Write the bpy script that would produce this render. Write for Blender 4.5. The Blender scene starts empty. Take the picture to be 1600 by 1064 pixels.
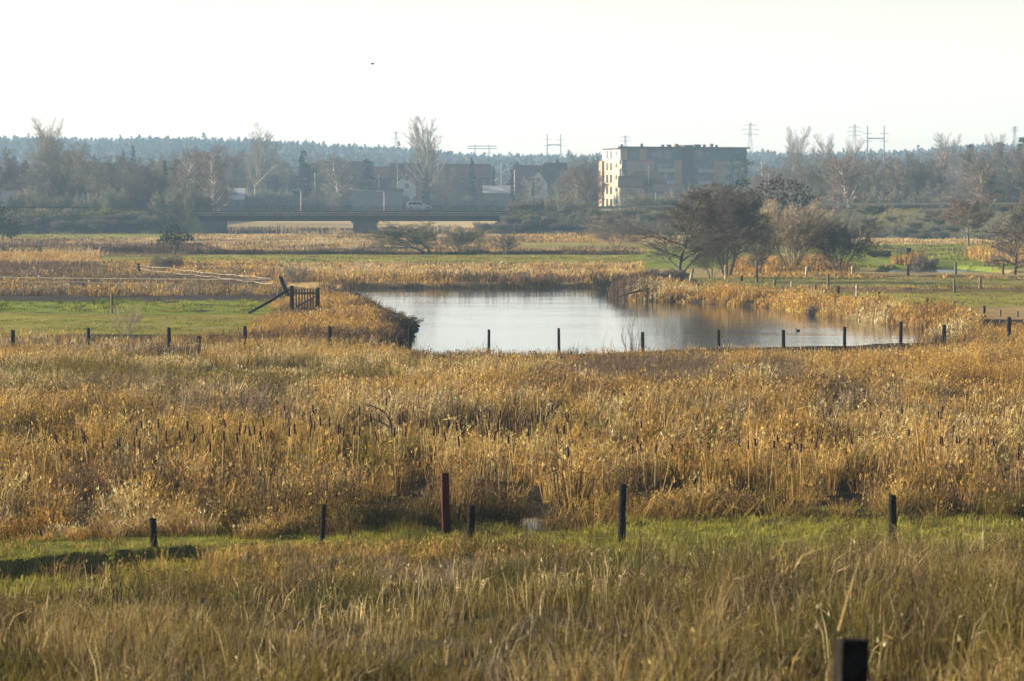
import bpy, math, random
import numpy as np
from mathutils import Vector, Matrix

R = math.radians
sc = bpy.context.scene
C = sc.collection

# ------------------------------------------------------------------ camera
CAM_H = 6.96
F = 6000.0                    # focal length in pixels of the 1600 px photograph
PITCH = math.atan(225.0 / F)
cd = bpy.data.cameras.new('camera')
cam = bpy.data.objects.new('camera', cd)
C.objects.link(cam)
cam.location = (0, 0, CAM_H)
cam.rotation_euler = (math.pi / 2 - PITCH, 0, 0)
cd.sensor_width = 36.0
cd.lens = 135.0
cd.clip_start = 0.5
cd.clip_end = 9000
cd.dof.use_dof = True
cd.dof.focus_distance = 125
cd.dof.aperture_fstop = 4.8
sc.camera = cam

# ------------------------------------------------------------------ sky, sun, exposure
SUN_AZ = 78.0                 # degrees to the left of the viewing direction
SUN_EL = 15.0
world = bpy.data.worlds.new('World')
sc.world = world
world.use_nodes = True
wn = world.node_tree
bg = wn.nodes['Background']
sky = wn.nodes.new('ShaderNodeTexSky')
sky.sky_type = 'NISHITA'
sky.sun_disc = False
sky.sun_elevation = R(SUN_EL)
sky.sun_rotation = R(-SUN_AZ)
sky.altitude = 0
sky.air_density = 1.0
sky.dust_density = 1.2
sky.ozone_density = 1.0
hs = wn.nodes.new('ShaderNodeHueSaturation')
hs.inputs['Saturation'].default_value = 0.42
wn.links.new(sky.outputs[0], hs.inputs['Color'])
# sky boosted at the hazy winter horizon and dimmed overhead to deepen shade
wt = wn.nodes.new('ShaderNodeTexCoord')
wx = wn.nodes.new('ShaderNodeSeparateXYZ')
wr = wn.nodes.new('ShaderNodeValToRGB')
wr.color_ramp.interpolation = 'EASE'
wr.color_ramp.elements[0].position = 0.0
wr.color_ramp.elements[0].color = (3.0, 2.77, 2.6, 1)
wr.color_ramp.elements[1].position = 0.11
wr.color_ramp.elements[1].color = (0.50, 0.545, 0.62, 1)
wm = wn.nodes.new('ShaderNodeMix')
wm.data_type = 'RGBA'
wm.blend_type = 'MULTIPLY'
wm.inputs[0].default_value = 1.0
wn.links.new(wt.outputs['Generated'], wx.inputs[0])
wn.links.new(wx.outputs['Z'], wr.inputs[0])
wn.links.new(hs.outputs[0], wm.inputs[6])
wn.links.new(wr.outputs['Color'], wm.inputs[7])
wn.links.new(wm.outputs[2], bg.inputs[0])
bg.inputs[1].default_value = 0.05
sl = bpy.data.lights.new('sun', 'SUN')
sl.energy = 5.0
sl.angle = R(0.53)
sl.color = (1.0, 0.84, 0.60)
sun = bpy.data.objects.new('sun', sl)
C.objects.link(sun)
sdir = Vector((-math.sin(R(SUN_AZ)) * math.cos(R(SUN_EL)), math.cos(R(SUN_AZ)) * math.cos(R(SUN_EL)), math.sin(R(SUN_EL))))
sun.rotation_euler = sdir.to_track_quat('Z', 'Y').to_euler()
sun.location = (-60, 100, 60)
sc.view_settings.view_transform = 'Standard'
sc.view_settings.look = 'None'
sc.view_settings.exposure = 1.64
sc.view_settings.gamma = 1.0
sc.view_settings.use_curve_mapping = False
cy = sc.cycles
cy.max_bounces = 5
cy.diffuse_bounces = 2
cy.glossy_bounces = 3
cy.transmission_bounces = 3
cy.transparent_max_bounces = 4
cy.volume_bounces = 1
cy.use_denoising = True
cy.use_adaptive_sampling = True
cy.adaptive_threshold = 0.02
cy.caustics_reflective = False
cy.caustics_refractive = False

# ------------------------------------------------------------------ projection helpers
CP, SP = math.cos(PITCH), math.sin(PITCH)

def at(px, py, z=0.4):
    """the point of the level z that the photograph shows at pixel px, py"""
    xc, yc = (px - 800) / F, (532 - py) / F
    dz = -SP + yc * CP
    t = (z - CAM_H) / dz
    return (xc * t, (CP + yc * SP) * t, z)

def atd(px, py, d):
    """the point at distance d that the photograph shows at pixel px, py"""
    xc, yc = (px - 800) / F, (532 - py) / F
    t = d / (CP + yc * SP)
    return (xc * t, d, CAM_H + (-SP + yc * CP) * t)

def proj(x, y, z=0.4):
    x, y = np.asarray(x, float), np.asarray(y, float)
    f = y * CP - (z - CAM_H) * SP
    u = y * SP + (z - CAM_H) * CP
    return 800 + F * x / f, 532 - F * u / f

def dist_of(py, z=0.4):
    return at(800, py, z)[1]

def pxm(d):
    return F / d

# ------------------------------------------------------------------ noise helpers (numpy)
def _hash(ix, iy, seed):
    h = (ix.astype(np.int64) * 374761393 + iy.astype(np.int64) * 668265263 + seed * 1274126177) & 0xFFFFFFFF
    h = ((h ^ (h >> 13)) * 1274126177) & 0xFFFFFFFF
    return ((h ^ (h >> 16)) & 0xFFFF) / 65535.0

def vnoise(x, y, scale, seed=0):
    x, y = np.asarray(x) / scale, np.asarray(y) / scale
    ix, iy = np.floor(x), np.floor(y)
    fx, fy = x - ix, y - iy
    fx, fy = fx * fx * (3 - 2 * fx), fy * fy * (3 - 2 * fy)
    a, b = _hash(ix, iy, seed), _hash(ix + 1, iy, seed)
    c, d = _hash(ix, iy + 1, seed), _hash(ix + 1, iy + 1, seed)
    return (a * (1 - fx) + b * fx) * (1 - fy) + (c * (1 - fx) + d * fx) * fy

def fbm(x, y, scale, seed=0, n=3):
    s, a, t = 0, 1.0, 0
    for k in range(n):
        s = s + a * vnoise(x, y, scale / 2 ** k, seed + 17 * k)
        t += a
        a *= 0.55
    return s / t

def sstep(a, b, x):
    t = np.clip((np.asarray(x, float) - a) / (b - a), 0, 1)
    return t * t * (3 - 2 * t)

def inside(poly, x, y):
    x, y = np.asarray(x), np.asarray(y)
    r = np.zeros(x.shape, bool)
    n = len(poly)
    for i in range(n):
        x0, y0 = poly[i][0], poly[i][1]
        x1, y1 = poly[(i + 1) % n][0], poly[(i + 1) % n][1]
        c = ((y0 > y) != (y1 > y)) & (x < (x1 - x0) * (y - y0) / (y1 - y0 + 1e-12) + x0)
        r ^= c
    return r

def sdist(poly, x, y):
    """signed distance to a polygon, negative inside"""
    x, y = np.asarray(x, float), np.asarray(y, float)
    best = np.full(x.shape, 1e9)
    n = len(poly)
    for i in range(n):
        x0, y0 = poly[i][0], poly[i][1]
        x1, y1 = poly[(i + 1) % n][0], poly[(i + 1) % n][1]
        dx, dy = x1 - x0, y1 - y0
        t = np.clip(((x - x0) * dx + (y - y0) * dy) / (dx * dx + dy * dy + 1e-12), 0, 1)
        best = np.minimum(best, np.hypot(x - x0 - t * dx, y - y0 - t * dy))
    return np.where(inside(poly, x, y), -best, best)

# ------------------------------------------------------------------ materials
def mat(name, col, rough=0.85, var=0.25, scale=8.0, bump=0.0, spec=0.2, metal=0.0, col2=None):
    m = bpy.data.materials.new(name)
    m.use_nodes = True
    nt = m.node_tree
    b = nt.nodes['Principled BSDF']
    b.inputs['Roughness'].default_value = rough
    b.inputs['Specular IOR Level'].default_value = spec
    b.inputs['Metallic'].default_value = metal
    tc = nt.nodes.new('ShaderNodeTexCoord')
    nz = nt.nodes.new('ShaderNodeTexNoise')
    nz.inputs['Scale'].default_value = scale
    nz.inputs['Detail'].default_value = 5
    nz.inputs['Roughness'].default_value = 0.65
    nt.links.new(tc.outputs['Object'], nz.inputs['Vector'])
    rp = nt.nodes.new('ShaderNodeValToRGB')
    c2 = col2 if col2 else tuple(min(1, c * (1 + var)) for c in col)
    c1 = tuple(c * (1 - var) for c in col)
    rp.color_ramp.elements[0].position = 0.3
    rp.color_ramp.elements[1].position = 0.7
    rp.color_ramp.elements[0].color = (*c1, 1)
    rp.color_ramp.elements[1].color = (*c2, 1)
    nt.links.new(nz.outputs['Fac'], rp.inputs['Fac'])
    nt.links.new(rp.outputs['Color'], b.inputs['Base Color'])
    if bump:
        bp = nt.nodes.new('ShaderNodeBump')
        bp.inputs['Strength'].default_value = bump
        bp.inputs['Distance'].default_value = 0.05
        nt.links.new(nz.outputs['Fac'], bp.inputs['Height'])
        nt.links.new(bp.outputs['Normal'], b.inputs['Normal'])
    return m

def leaf_mat(name, attr=True, col=(0.3, 0.2, 0.1), trans=0.28):
    m = bpy.data.materials.new(name)
    m.use_nodes = True
    nt = m.node_tree
    nt.nodes.remove(nt.nodes['Principled BSDF'])
    out = nt.nodes['Material Output']
    df = nt.nodes.new('ShaderNodeBsdfDiffuse')
    tr = nt.nodes.new('ShaderNodeBsdfTranslucent')
    mx = nt.nodes.new('ShaderNodeMixShader')
    mx.inputs[0].default_value = trans
    if attr:
        at_ = nt.nodes.new('ShaderNodeAttribute')
        at_.attribute_name = 'tint'
        src = at_.outputs['Color']
    else:
        g = nt.nodes.new('ShaderNodeTexNoise')
        g.inputs['Scale'].default_value = 0.8
        rp = nt.nodes.new('ShaderNodeValToRGB')
        rp.color_ramp.elements[0].color = (*[c * 0.6 for c in col], 1)
        rp.color_ramp.elements[1].color = (*[c * 1.4 for c in col], 1)
        tc = nt.nodes.new('ShaderNodeTexCoord')
        nt.links.new(tc.outputs['Object'], g.inputs['Vector'])
        nt.links.new(g.outputs['Fac'], rp.inputs['Fac'])
        src = rp.outputs['Color']
    nt.links.new(src, df.inputs['Color'])
    nt.links.new(src, tr.inputs['Color'])
    nt.links.new(df.outputs[0], mx.inputs[1])
    nt.links.new(tr.outputs[0], mx.inputs[2])
    nt.links.new(mx.outputs[0], out.inputs['Surface'])
    return m

M = dict(
    blades=leaf_mat('dry_grass_blades'),
    bark=mat('dark_bark', (0.075, 0.062, 0.05), 0.9, 0.4, 6, 0.5),
    bark_grey=mat('grey_bark', (0.15, 0.13, 0.105), 0.9, 0.35, 6, 0.5),
    bark_green=mat('algae_bark', (0.085, 0.085, 0.055), 0.9, 0.35, 6, 0.5),
    bark_pale=mat('pale_bark', (0.30, 0.26, 0.20), 0.85, 0.3, 3, 0.3),
    bark_white=mat('birch_bark', (0.62, 0.60, 0.56), 0.8, 0.4, 2.2, 0.2),
    twig=mat('brown_twigs', (0.19, 0.16, 0.13), 0.9, 0.3, 1.5),
    twig_mid=mat('grey_brown_twigs', (0.125, 0.105, 0.085), 0.9, 0.3, 1.5),
    twig_red=mat('red_brown_twigs', (0.20, 0.155, 0.13), 0.9, 0.3, 1.5),
    twig_olive=mat('olive_twigs', (0.19, 0.18, 0.125), 0.9, 0.3, 1.5),
    twig_pale=mat('straw_twigs', (0.38, 0.315, 0.225), 0.9, 0.3, 1.5),
    twig_dark=mat('dark_twigs', (0.066, 0.054, 0.048), 0.9, 0.3, 1.5),
    fir=leaf_mat('fir_needles', False, (0.022, 0.042, 0.026), 0.1),
    pine=leaf_mat('pine_needles', False, (0.035, 0.062, 0.028), 0.12),
    ivy=leaf_mat('evergreen_leaves', False, (0.03, 0.042, 0.02), 0.12),
    far=leaf_mat('far_wood', True, (0.05, 0.05, 0.04), 0.05),
    post=mat('weathered_post', (0.016, 0.014, 0.013), 0.95, 0.5, 14, 0.9, 0.05),
    post_pale=mat('pale_weathered_post', (0.38, 0.32, 0.24), 0.9, 0.3, 10, 0.5),
    post_mid=mat('brown_post', (0.13, 0.10, 0.075), 0.9, 0.35, 10, 0.5),
    post_red=mat('oxblood_painted_post', (0.055, 0.010, 0.010), 0.7, 0.35, 5, 0.2, 0.1),
    gate=mat('gate_wood', (0.07, 0.062, 0.055), 0.9, 0.4, 9, 0.4),
    rope=leaf_mat('white_fence_tape', False, (0.62, 0.60, 0.55), 0.5),
    wire=mat('fence_wire', (0.2, 0.19, 0.18), 0.5, 0.1, 5, 0, 0.4, 0.7),
    cattail=mat('cattail_head', (0.055, 0.028, 0.026), 0.95, 0.35, 30, 0.3),
    stalk=mat('dry_stalk', (0.40, 0.29, 0.13), 0.85, 0.2, 20),
    concrete=mat('concrete', (0.15, 0.145, 0.14), 0.9, 0.25, 0.9, 0.3),
    concrete_pale=mat('pale_concrete', (0.38, 0.38, 0.37), 0.9, 0.2, 0.9, 0.2),
    deck=mat('dark_bridge_deck', (0.035, 0.036, 0.04), 0.9, 0.3, 0.8, 0.3),
    asphalt=mat('asphalt', (0.05, 0.05, 0.052), 1.0, 0.2, 4, 0.2, 0.0),
    steel=mat('galvanised_rail', (0.075, 0.078, 0.085), 0.6, 0.2, 3, 0, 0.4, 0.4),
    pale_metal=mat('pale_painted_metal', (0.7, 0.7, 0.7), 0.5, 0.05, 3, 0, 0.4),
    pylon=mat('pylon_steel', (0.2, 0.2, 0.2), 0.6, 0.1, 1, 0, 0.3, 0.3),
    roof_dark=mat('dark_roof_tiles', (0.055, 0.048, 0.046), 0.85, 0.3, 1.3, 0.4),
    roof_red=mat('brown_roof_tiles', (0.082, 0.058, 0.052), 0.85, 0.3, 1.3, 0.4),
    roof_pale=mat('pale_sheet_roof', (0.5, 0.5, 0.5), 0.6, 0.15, 0.6, 0),
    wall_white=mat('white_render', (0.74, 0.74, 0.72), 0.9, 0.06, 1.0, 0.1),
    wall_brick=mat('brown_brick', (0.2, 0.12, 0.085), 0.9, 0.25, 3, 0.2),
    wall_grey=mat('grey_brick', (0.2, 0.18, 0.165), 0.9, 0.2, 3, 0.2),
    end_white=mat('white_end_render', (0.56, 0.54, 0.50), 0.9, 0.06, 1.0, 0.1),
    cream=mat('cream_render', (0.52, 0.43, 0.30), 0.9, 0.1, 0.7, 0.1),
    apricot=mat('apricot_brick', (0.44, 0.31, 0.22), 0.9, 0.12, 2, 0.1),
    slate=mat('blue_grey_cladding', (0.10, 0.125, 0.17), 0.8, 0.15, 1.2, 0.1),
    tan_panel=mat('tan_brick_panel', (0.36, 0.26, 0.165), 0.9, 0.15, 2, 0.1),
    glass=mat('window_glass', (0.05, 0.06, 0.075), 0.12, 0.2, 0.5, 0, 0.6),
    dark=mat('dark_plastic', (0.02, 0.02, 0.022), 0.9, 0.2, 3),
    tyre=mat('tyre_rubber', (0.02, 0.02, 0.02), 0.9, 0.1, 9),
    car=mat('silver_blue_paint', (0.62, 0.68, 0.76), 0.3, 0.04, 2, 0, 0.6, 0.0),
    lamp=mat('lamp_glass', (0.6, 0.6, 0.55), 0.3, 0.05, 3),
    feather=mat('feathers', (0.03, 0.03, 0.03), 0.8, 0.2, 20),
)

# ------------------------------------------------------------------ mesh helpers
def raw_mesh(name, verts, quads=None, tris=None, tint=None, smooth=False):
    me = bpy.data.meshes.new(name)
    verts = np.asarray(verts, np.float32)
    nq = 0 if quads is None else len(quads)
    nt_ = 0 if tris is None else len(tris)
    me.vertices.add(len(verts))
    me.vertices.foreach_set('co', verts.ravel())
    idx, st = [], []
    if nq:
        idx.append(np.asarray(quads, np.int32).ravel())
        st.append(np.arange(nq, dtype=np.int32) * 4)
    if nt_:
        idx.append(np.asarray(tris, np.int32).ravel())
        st.append(nq * 4 + np.arange(nt_, dtype=np.int32) * 3)
    idx = np.concatenate(idx)
    me.loops.add(len(idx))
    me.loops.foreach_set('vertex_index', idx)
    me.polygons.add(nq + nt_)
    me.polygons.foreach_set('loop_start', np.concatenate(st))
    if smooth:
        me.polygons.foreach_set('use_smooth', np.ones(nq + nt_, bool))
    me.update(calc_edges=True)
    if tint is not None:
        dom = 'FACE' if len(tint) == nq + nt_ else 'POINT'
        a = me.attributes.new('tint', 'FLOAT_COLOR', dom)
        col = np.ones((len(tint), 4), np.float32)
        col[:, :3] = tint
        a.data.foreach_set('color', col.ravel())
    return me

class MB:
    """collects boxes, tubes and faces; build() links them as ONE mesh object"""
    def __init__(s):
        s.v, s.f = [], []
    def add(s, vs, fs):
        k = len(s.v)
        s.v += [tuple(v) for v in vs]
        s.f += [tuple(i + k for i in f) for f in fs]
        return s
    def box(s, x0, x1, y0, y1, z0, z1, mtx=None):
        vs = [(x, y, z) for z in (z0, z1) for y in (y0, y1) for x in (x0, x1)]
        if mtx is not None:
            vs = [mtx @ Vector(v) for v in vs]
        return s.add(vs, [(0, 2, 3, 1), (4, 5, 7, 6), (0, 1, 5, 4), (2, 6, 7, 3), (0, 4, 6, 2), (1, 3, 7, 5)])
    def tube(s, pts, rad, k=8, cap=True):
        pts = [Vector(p) for p in pts]
        if not isinstance(rad, (list, tuple)):
            rad = [rad] * len(pts)
        rings = []
        for i, p in enumerate(pts):
            t = (pts[min(i + 1, len(pts) - 1)] - pts[max(i - 1, 0)]).normalized()
            a = Vector((0, 0, 1)) if abs(t.z) < 0.9 else Vector((1, 0, 0))
            u = t.cross(a).normalized()
            w = t.cross(u)
            rings.append([p + (u * math.cos(2 * math.pi * j / k) + w * math.sin(2 * math.pi * j / k)) * rad[i] for j in range(k)])
        vs = [v for r in rings for v in r]
        fs = []
        for i in range(len(pts) - 1):
            for j in range(k):
                a, b = i * k + j, i * k + (j + 1) % k
                fs.append((a, b, b + k, a + k))
        if cap:
            fs.append(tuple(range(k - 1, -1, -1)))
            fs.append(tuple(range((len(pts) - 1) * k, len(pts) * k)))
        return s.add(vs, fs)
    def build(s, name, m, parent=None, smooth=False):
        me = bpy.data.meshes.new(name)
        me.from_pydata(s.v, [], s.f)
        me.update()
        if smooth:
            me.polygons.foreach_set('use_smooth', [True] * len(me.polygons))
        return link(name, me, m, parent)

def link(name, me, m, parent=None):
    o = bpy.data.objects.new(name, me)
    C.objects.link(o)
    if m is not None:
        if me.materials:
            me.materials[0] = m
        else:
            me.materials.append(m)
    if parent is not None:
        o.parent = parent
    return o

def tag(o, label=None, cat=None, group=None, kind=None):
    if label: o['label'] = label
    if cat: o['category'] = cat
    if group: o['group'] = group
    if kind: o['kind'] = kind
    return o

def empty(name, loc=(0, 0, 0), rz=0, label=None, cat=None, group=None):
    o = bpy.data.objects.new(name, None)
    o.empty_display_size = 0.3
    C.objects.link(o)
    o.location = loc
    o.rotation_euler = (0, 0, rz)
    return tag(o, label, cat, group)

def copy_tree(o, parent=None):
    c = o.copy()
    C.objects.link(c)
    c.parent = parent
    for ch in list(o.children):
        copy_tree(ch, c)
    return c
#@@SECTION terrain
# ------------------------------------------------------------------ the land
RIVER_PX = [(380, 447), (540, 451.5), (700, 451), (800, 450.5), (900, 450), (960, 449), (1010, 448), (1004, 456), (968, 467),
            (1010, 471), (1080, 473), (1140, 477), (1200, 481), (1280, 491), (1340, 499), (1390, 505), (1440, 512), (1490, 521), (1505, 531),
            (1470, 546), (1330, 552), (1220, 554), (1120, 557), (1000, 562), (870, 566), (760, 567), (660, 568), (600, 562),
            (606, 548), (618, 537), (636, 524), (640, 510), (626, 501), (600, 492), (580, 479), (556, 466), (520, 459), (380, 457)]
RIVER = [at(px, py, 0.0)[:2] for px, py in RIVER_PX]
POND_PX = [(1372, 433.5), (1384, 421), (1500, 420.5), (1545, 425), (1585, 431), (1575, 434)]
POND = [at(px, py, 0.0)[:2] for px, py in POND_PX]
PUDDLE_PX = [(735, 812), (760, 804), (830, 802), (925, 808), (1010, 803), (1030, 812), (960, 822), (900, 838), (820, 840), (800, 828), (760, 822)]
PUDDLE = [at(px, py, 0.32)[:2] for px, py in PUDDLE_PX]

HILL = [(-400, 222), (0, 222), (150, 226), (260, 222), (400, 226), (500, 232), (640, 240), (760, 250), (900, 250), (1000, 246), (1180, 244),
        (1300, 246), (1400, 243), (1500, 236), (1600, 230), (2000, 226)]

def road_y(x):
    x = np.asarray(x, float)
    xp = np.clip(x, 0, 110)
    return 678 - 0.016 * xp ** 2 - 0.15 * xp

def road_z(x):
    return 4.3 + 0.9 * sstep(0, 80, x)

def ditch_mask(x, y):
    px, py = proj(x, y)
    c = 893 - 0.088 * np.clip(px, -400, 420) + (fbm(x, y, 2.6, 5) - 0.5) * 26 + (fbm(x, y, 0.7, 6) - 0.5) * 14
    return (1 - sstep(8, 15, np.abs(py - c))) * (1 - sstep(290, 370, px))

def height(x, y):
    x, y = np.asarray(x, float), np.asarray(y, float)
    px, py = proj(x, np.maximum(y, 12))
    d0 = 63.5 + 6 * sstep(450, 950, px)
    z = 0.4 + 0.062 * np.maximum(0, d0 - y) * sstep(-2, 5, d0 - y) + 0.16 * (fbm(x, y, 4.0, 3) - 0.5) * sstep(8, 25, y) * (1 - sstep(400, 700, y))
    z = z - 0.85 * ditch_mask(x, y)
    for poly, depth, soft in ((RIVER, -0.7, 1.6), (POND, -0.6, 1.5), (PUDDLE, 0.22, 0.5)):
        xs = [p[0] for p in poly]; ys = [p[1] for p in poly]
        m = (x > min(xs) - 4) & (x < max(xs) + 4) & (y > min(ys) - 4) & (y < max(ys) + 4)
        if m.any():
            sd = sdist(poly, x[m], y[m]) + (fbm(x[m], y[m], 1.5, 9) - 0.5) * (0.9 if soft > 1 else 0.5)
            z[m] = depth + (z[m] - depth) * sstep(-soft, soft * 0.25, sd)
    # the road embankment, open where the bridge spans
    e = np.where(x < -30, 1 - sstep(-56, -52.5, x), sstep(-9, 3, x))
    w = np.abs(y - road_y(x))
    bank = road_z(x) * e * (1 - sstep(5.5, 15.5, w + (fbm(x, y, 5, 21) - 0.5) * 0.7))
    z = np.where(bank > 0.3, np.maximum(z, bank), z)
    # the town stands higher, wooded hills behind it
    z = z + 4.6 * sstep(985, 1065, y)
    z = z + 3.0 * sstep(700, 760, y) * (1 - sstep(985, 1065, y)) * (1 - sstep(-78, -66, x) * (1 - sstep(14, 24, x)))
    hx = np.array([h[0] for h in HILL]); hy = np.array([h[1] for h in HILL])
    ridge = CAM_H + (307 - np.interp(800 + F * x / np.maximum(y, 1), hx, hy)) / F * 2600 - 11
    z = z + np.maximum(0, ridge - 5) * sstep(1350, 2600, y) * (1 - 0.5 * sstep(2650, 2900, y))
    return z

def ground(x, y):
    return float(height(np.array([x]), np.array([y]))[0])

def on(px, py):
    """the ground point that the photograph shows at px, py (a few steps towards the true height)"""
    z = 0.4
    for _ in range(6):
        p = at(px, py, z)
        z = 0.5 * z + 0.5 * ground(p[0], p[1])
    p = at(px, py, z)
    return Vector((p[0], p[1], ground(p[0], p[1])))

def stand(px, d):
    """the ground point in column px at distance d"""
    x = (px - 800) / F * (d * CP + 0.2)
    return Vector((x, d, ground(x, d)))

SHADED_SOIL = np.array((0.04, 0.030, 0.021)); SOIL = np.array((0.085, 0.062, 0.04)); LITTER = np.array((0.20, 0.135, 0.065)); TAN = np.array((0.50, 0.36, 0.18))
GRASS = np.array((0.33, 0.31, 0.075)); LUSH = np.array((0.25, 0.32, 0.05)); PALE = np.array((0.66, 0.50, 0.25))
PLOUGH = np.array((0.07, 0.055, 0.06)); BROWN = np.array((0.17, 0.11, 0.065)); DULL = np.array((0.25, 0.23, 0.09))
MUD = np.array((0.04, 0.032, 0.026))
#          px0   px1   py0  py1  colour
BANDS = [(-900, 2500, 337, 357, PALE), (-900, 2500, 357, 366, TAN),
         (-900, 345, 365, 372.5, GRASS), (-900, 345, 372.5, 384, TAN * 0.9), (-900, 300, 384, 397, BROWN * 0.8), (-900, 150, 391, 414, TAN),
         (150, 400, 397, 402, BROWN), (-900, 150, 414, 428, BROWN * 0.8), (150, 430, 402, 408, GRASS), (-900, 430, 428, 463, LITTER),
         (150, 430, 408, 428, TAN * .8),
         (345, 1000, 366, 394, TAN * 0.85), (800, 1000, 381, 387, GRASS), (300, 1000, 395, 398.5, MUD), (300, 1000, 398.5, 411, GRASS), (300, 1040, 411, 452, TAN * 0.8),
         (1000, 2500, 366, 382, PALE * 0.8), (1000, 2500, 382, 393, GRASS), (1000, 2500, 393, 420, LUSH * 0.9), (1000, 2500, 420, 435.5, np.array((0.40, 0.32, 0.14))),
         (1090, 2500, 436, 448, DULL), (1090, 2500, 448, 456, BROWN * 1.3), (1220, 2500, 456.5, 480, GRASS), (1000, 2500, 480, 500, TAN * 0.8),
         (-900, 440, 462.5, 471.5, PLOUGH), (-900, 440, 471.5, 490, LUSH), (-900, 430, 490, 524, GRASS * 0.95), (430, 600, 452, 545, BROWN * .6),
         (455, 520, 484, 497, GRASS)]

def zone_colour(x, y):
    px, py = proj(x, np.maximum(y, 12))
    wob = (fbm(x, y, 9, 31) - 0.5) * np.where(py < 420, 2.6, 6.0)
    wx = (fbm(x, y, 14, 33) - 0.5) * 60
    col = np.tile(SHADED_SOIL, (len(x), 1))  # shade of the reed gaps is put into this dark soil colour
    for x0, x1, y0, y1, c in BANDS:
        soft = 0.8 if y1 < 460 else 1.5
        w = sstep(x0 - 8, x0 + 8, px + wx) * (1 - sstep(x1 - 8, x1 + 8, px + wx)) * sstep(y0 - soft, y0 + soft, py + wob) * (1 - sstep(y1 - soft, y1 + soft, py + wob))
        col = col * (1 - w[:, None]) + c * w[:, None]
    # dark soil showing between the bright green tufts
    w = (sstep(0.5, 0.62, fbm(x, y * 0.6, 2.2, 41)) * ((py > 470) & (py < 490) & (px < 440)))[:, None]
    col = col * (1 - w) + PLOUGH * w
    # short grass strip before the reeds and the bank in front
    n = fbm(x, y, 2.5, 43)
    w = (sstep(54, 56, y + n - 5 * sstep(500, 1000, px)) * (1 - sstep(76.5, 78.5, y + n * 2.5 - 1.5 * sstep(900, 1100, px))))[:, None]
    w = w * (1 - 0.85 * (sstep(290, 400, px) * (1 - sstep(880, 980, px)) * (1 - sstep(70.5, 72.5, y + n)))[:, None])
    col = col * (1 - w) + np.array((0.20, 0.21, 0.042)) * w
    w = (1 - sstep(54.5, 57, y + n - 6 * sstep(500, 800, px) - 6 * sstep(800, 1100, px)))[:, None]
    col = col * (1 - w) + np.array((0.07, 0.06, 0.025)) * w
    w = ditch_mask(x, y)[:, None]
    col = col * (1 - w) + MUD * w
    # town and embankment ground
    e = (1 - sstep(14.5, 18, np.abs(y - road_y(x)))) * np.where(x < -30, 1 - sstep(-58, -54, x), sstep(-12, 0, x))
    n2 = fbm(x, y, 6, 47)[:, None]
    n2 = np.clip((n2 - 0.45) * 3, 0, 1); hi = sstep(2.2, 3.6, height(x, y))[:, None]; ec = np.array((0.055, 0.055, 0.035)) * (1 - n2 * hi) + np.array((0.12, 0.115, 0.055)) * n2 * hi
    col = col * (1 - e[:, None]) + ec * e[:, None]
    w = sstep(985, 1010, y)[:, None]
    col = col * (1 - w) + np.array((0.08, 0.085, 0.045)) * w
    n3 = (0.72 + 0.56 * fbm(x, y, 1.3, 51))[:, None] * (0.8 + 0.4 * fbm(x, y, 17, 53))[:, None]
    return col * n3 * 0.72

us = np.concatenate([np.linspace(-0.62, -0.205, 40), np.linspace(-0.2, 0.2, 381), np.linspace(0.205, 0.62, 40)])
ds = np.concatenate([np.arange(-30, 20, 2.0), np.arange(20, 60, 0.8), np.arange(60, 80, 0.25), np.arange(80, 155, 0.8), np.arange(155, 300, 0.6),
                     np.arange(300, 470, 1.5), np.arange(470, 560, 3), np.arange(560, 640, 1.3), np.arange(640, 700, 1.2), np.arange(700, 1000, 8), np.arange(1000, 1100, 5), np.geomspace(1105, 2900, 60)])
U, D = np.meshgrid(us, ds)
X = (U * (D + 45)).ravel()
Y = D.ravel().astype(float)
Z = height(X, Y)
nr, nc = len(ds), len(us)
ii = np.arange((nr - 1) * (nc - 1))
a = (ii // (nc - 1)) * nc + ii % (nc - 1)
quads = np.stack([a, a + 1, a + nc + 1, a + nc], 1)
gm = raw_mesh('ground', np.stack([X, Y, Z], 1), quads, None, zone_colour(X, Y), True)

def ground_mat():
    m = bpy.data.materials.new('meadow_ground')
    m.use_nodes = True
    nt = m.node_tree
    b = nt.nodes['Principled BSDF']
    b.inputs['Roughness'].default_value = 0.95
    b.inputs['Specular IOR Level'].default_value = 0.05
    at_ = nt.nodes.new('ShaderNodeAttribute'); at_.attribute_name = 'tint'
    tc = nt.nodes.new('ShaderNodeTexCoord')
    n1 = nt.nodes.new('ShaderNodeTexNoise'); n1.inputs['Scale'].default_value = 3.5; n1.inputs['Detail'].default_value = 8; n1.inputs['Roughness'].default_value = 0.75
    nt.links.new(tc.outputs['Object'], n1.inputs['Vector'])
    mp = nt.nodes.new('ShaderNodeMapRange')
    mp.inputs['From Min'].default_value = 0.25; mp.inputs['From Max'].default_value = 0.75
    mp.inputs['To Min'].default_value = 0.55; mp.inputs['To Max'].default_value = 1.45
    nt.links.new(n1.outputs['Fac'], mp.inputs['Value'])
    mul = nt.nodes.new('ShaderNodeMix'); mul.data_type = 'RGBA'; mul.blend_type = 'MULTIPLY'; mul.inputs[0].default_value = 1.0
    nt.links.new(at_.outputs['Color'], mul.inputs[6])
    nt.links.new(mp.outputs['Result'], mul.inputs[7])
    nt.links.new(mul.outputs[2], b.inputs['Base Color'])
    bp = nt.nodes.new('ShaderNodeBump'); bp.inputs['Strength'].default_value = 0.9; bp.inputs['Distance'].default_value = 0.12
    nt.links.new(n1.outputs['Fac'], bp.inputs['Height'])
    nt.links.new(bp.outputs['Normal'], b.inputs['Normal'])
    return m

tag(link('ground', gm, ground_mat()), kind='structure')

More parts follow.
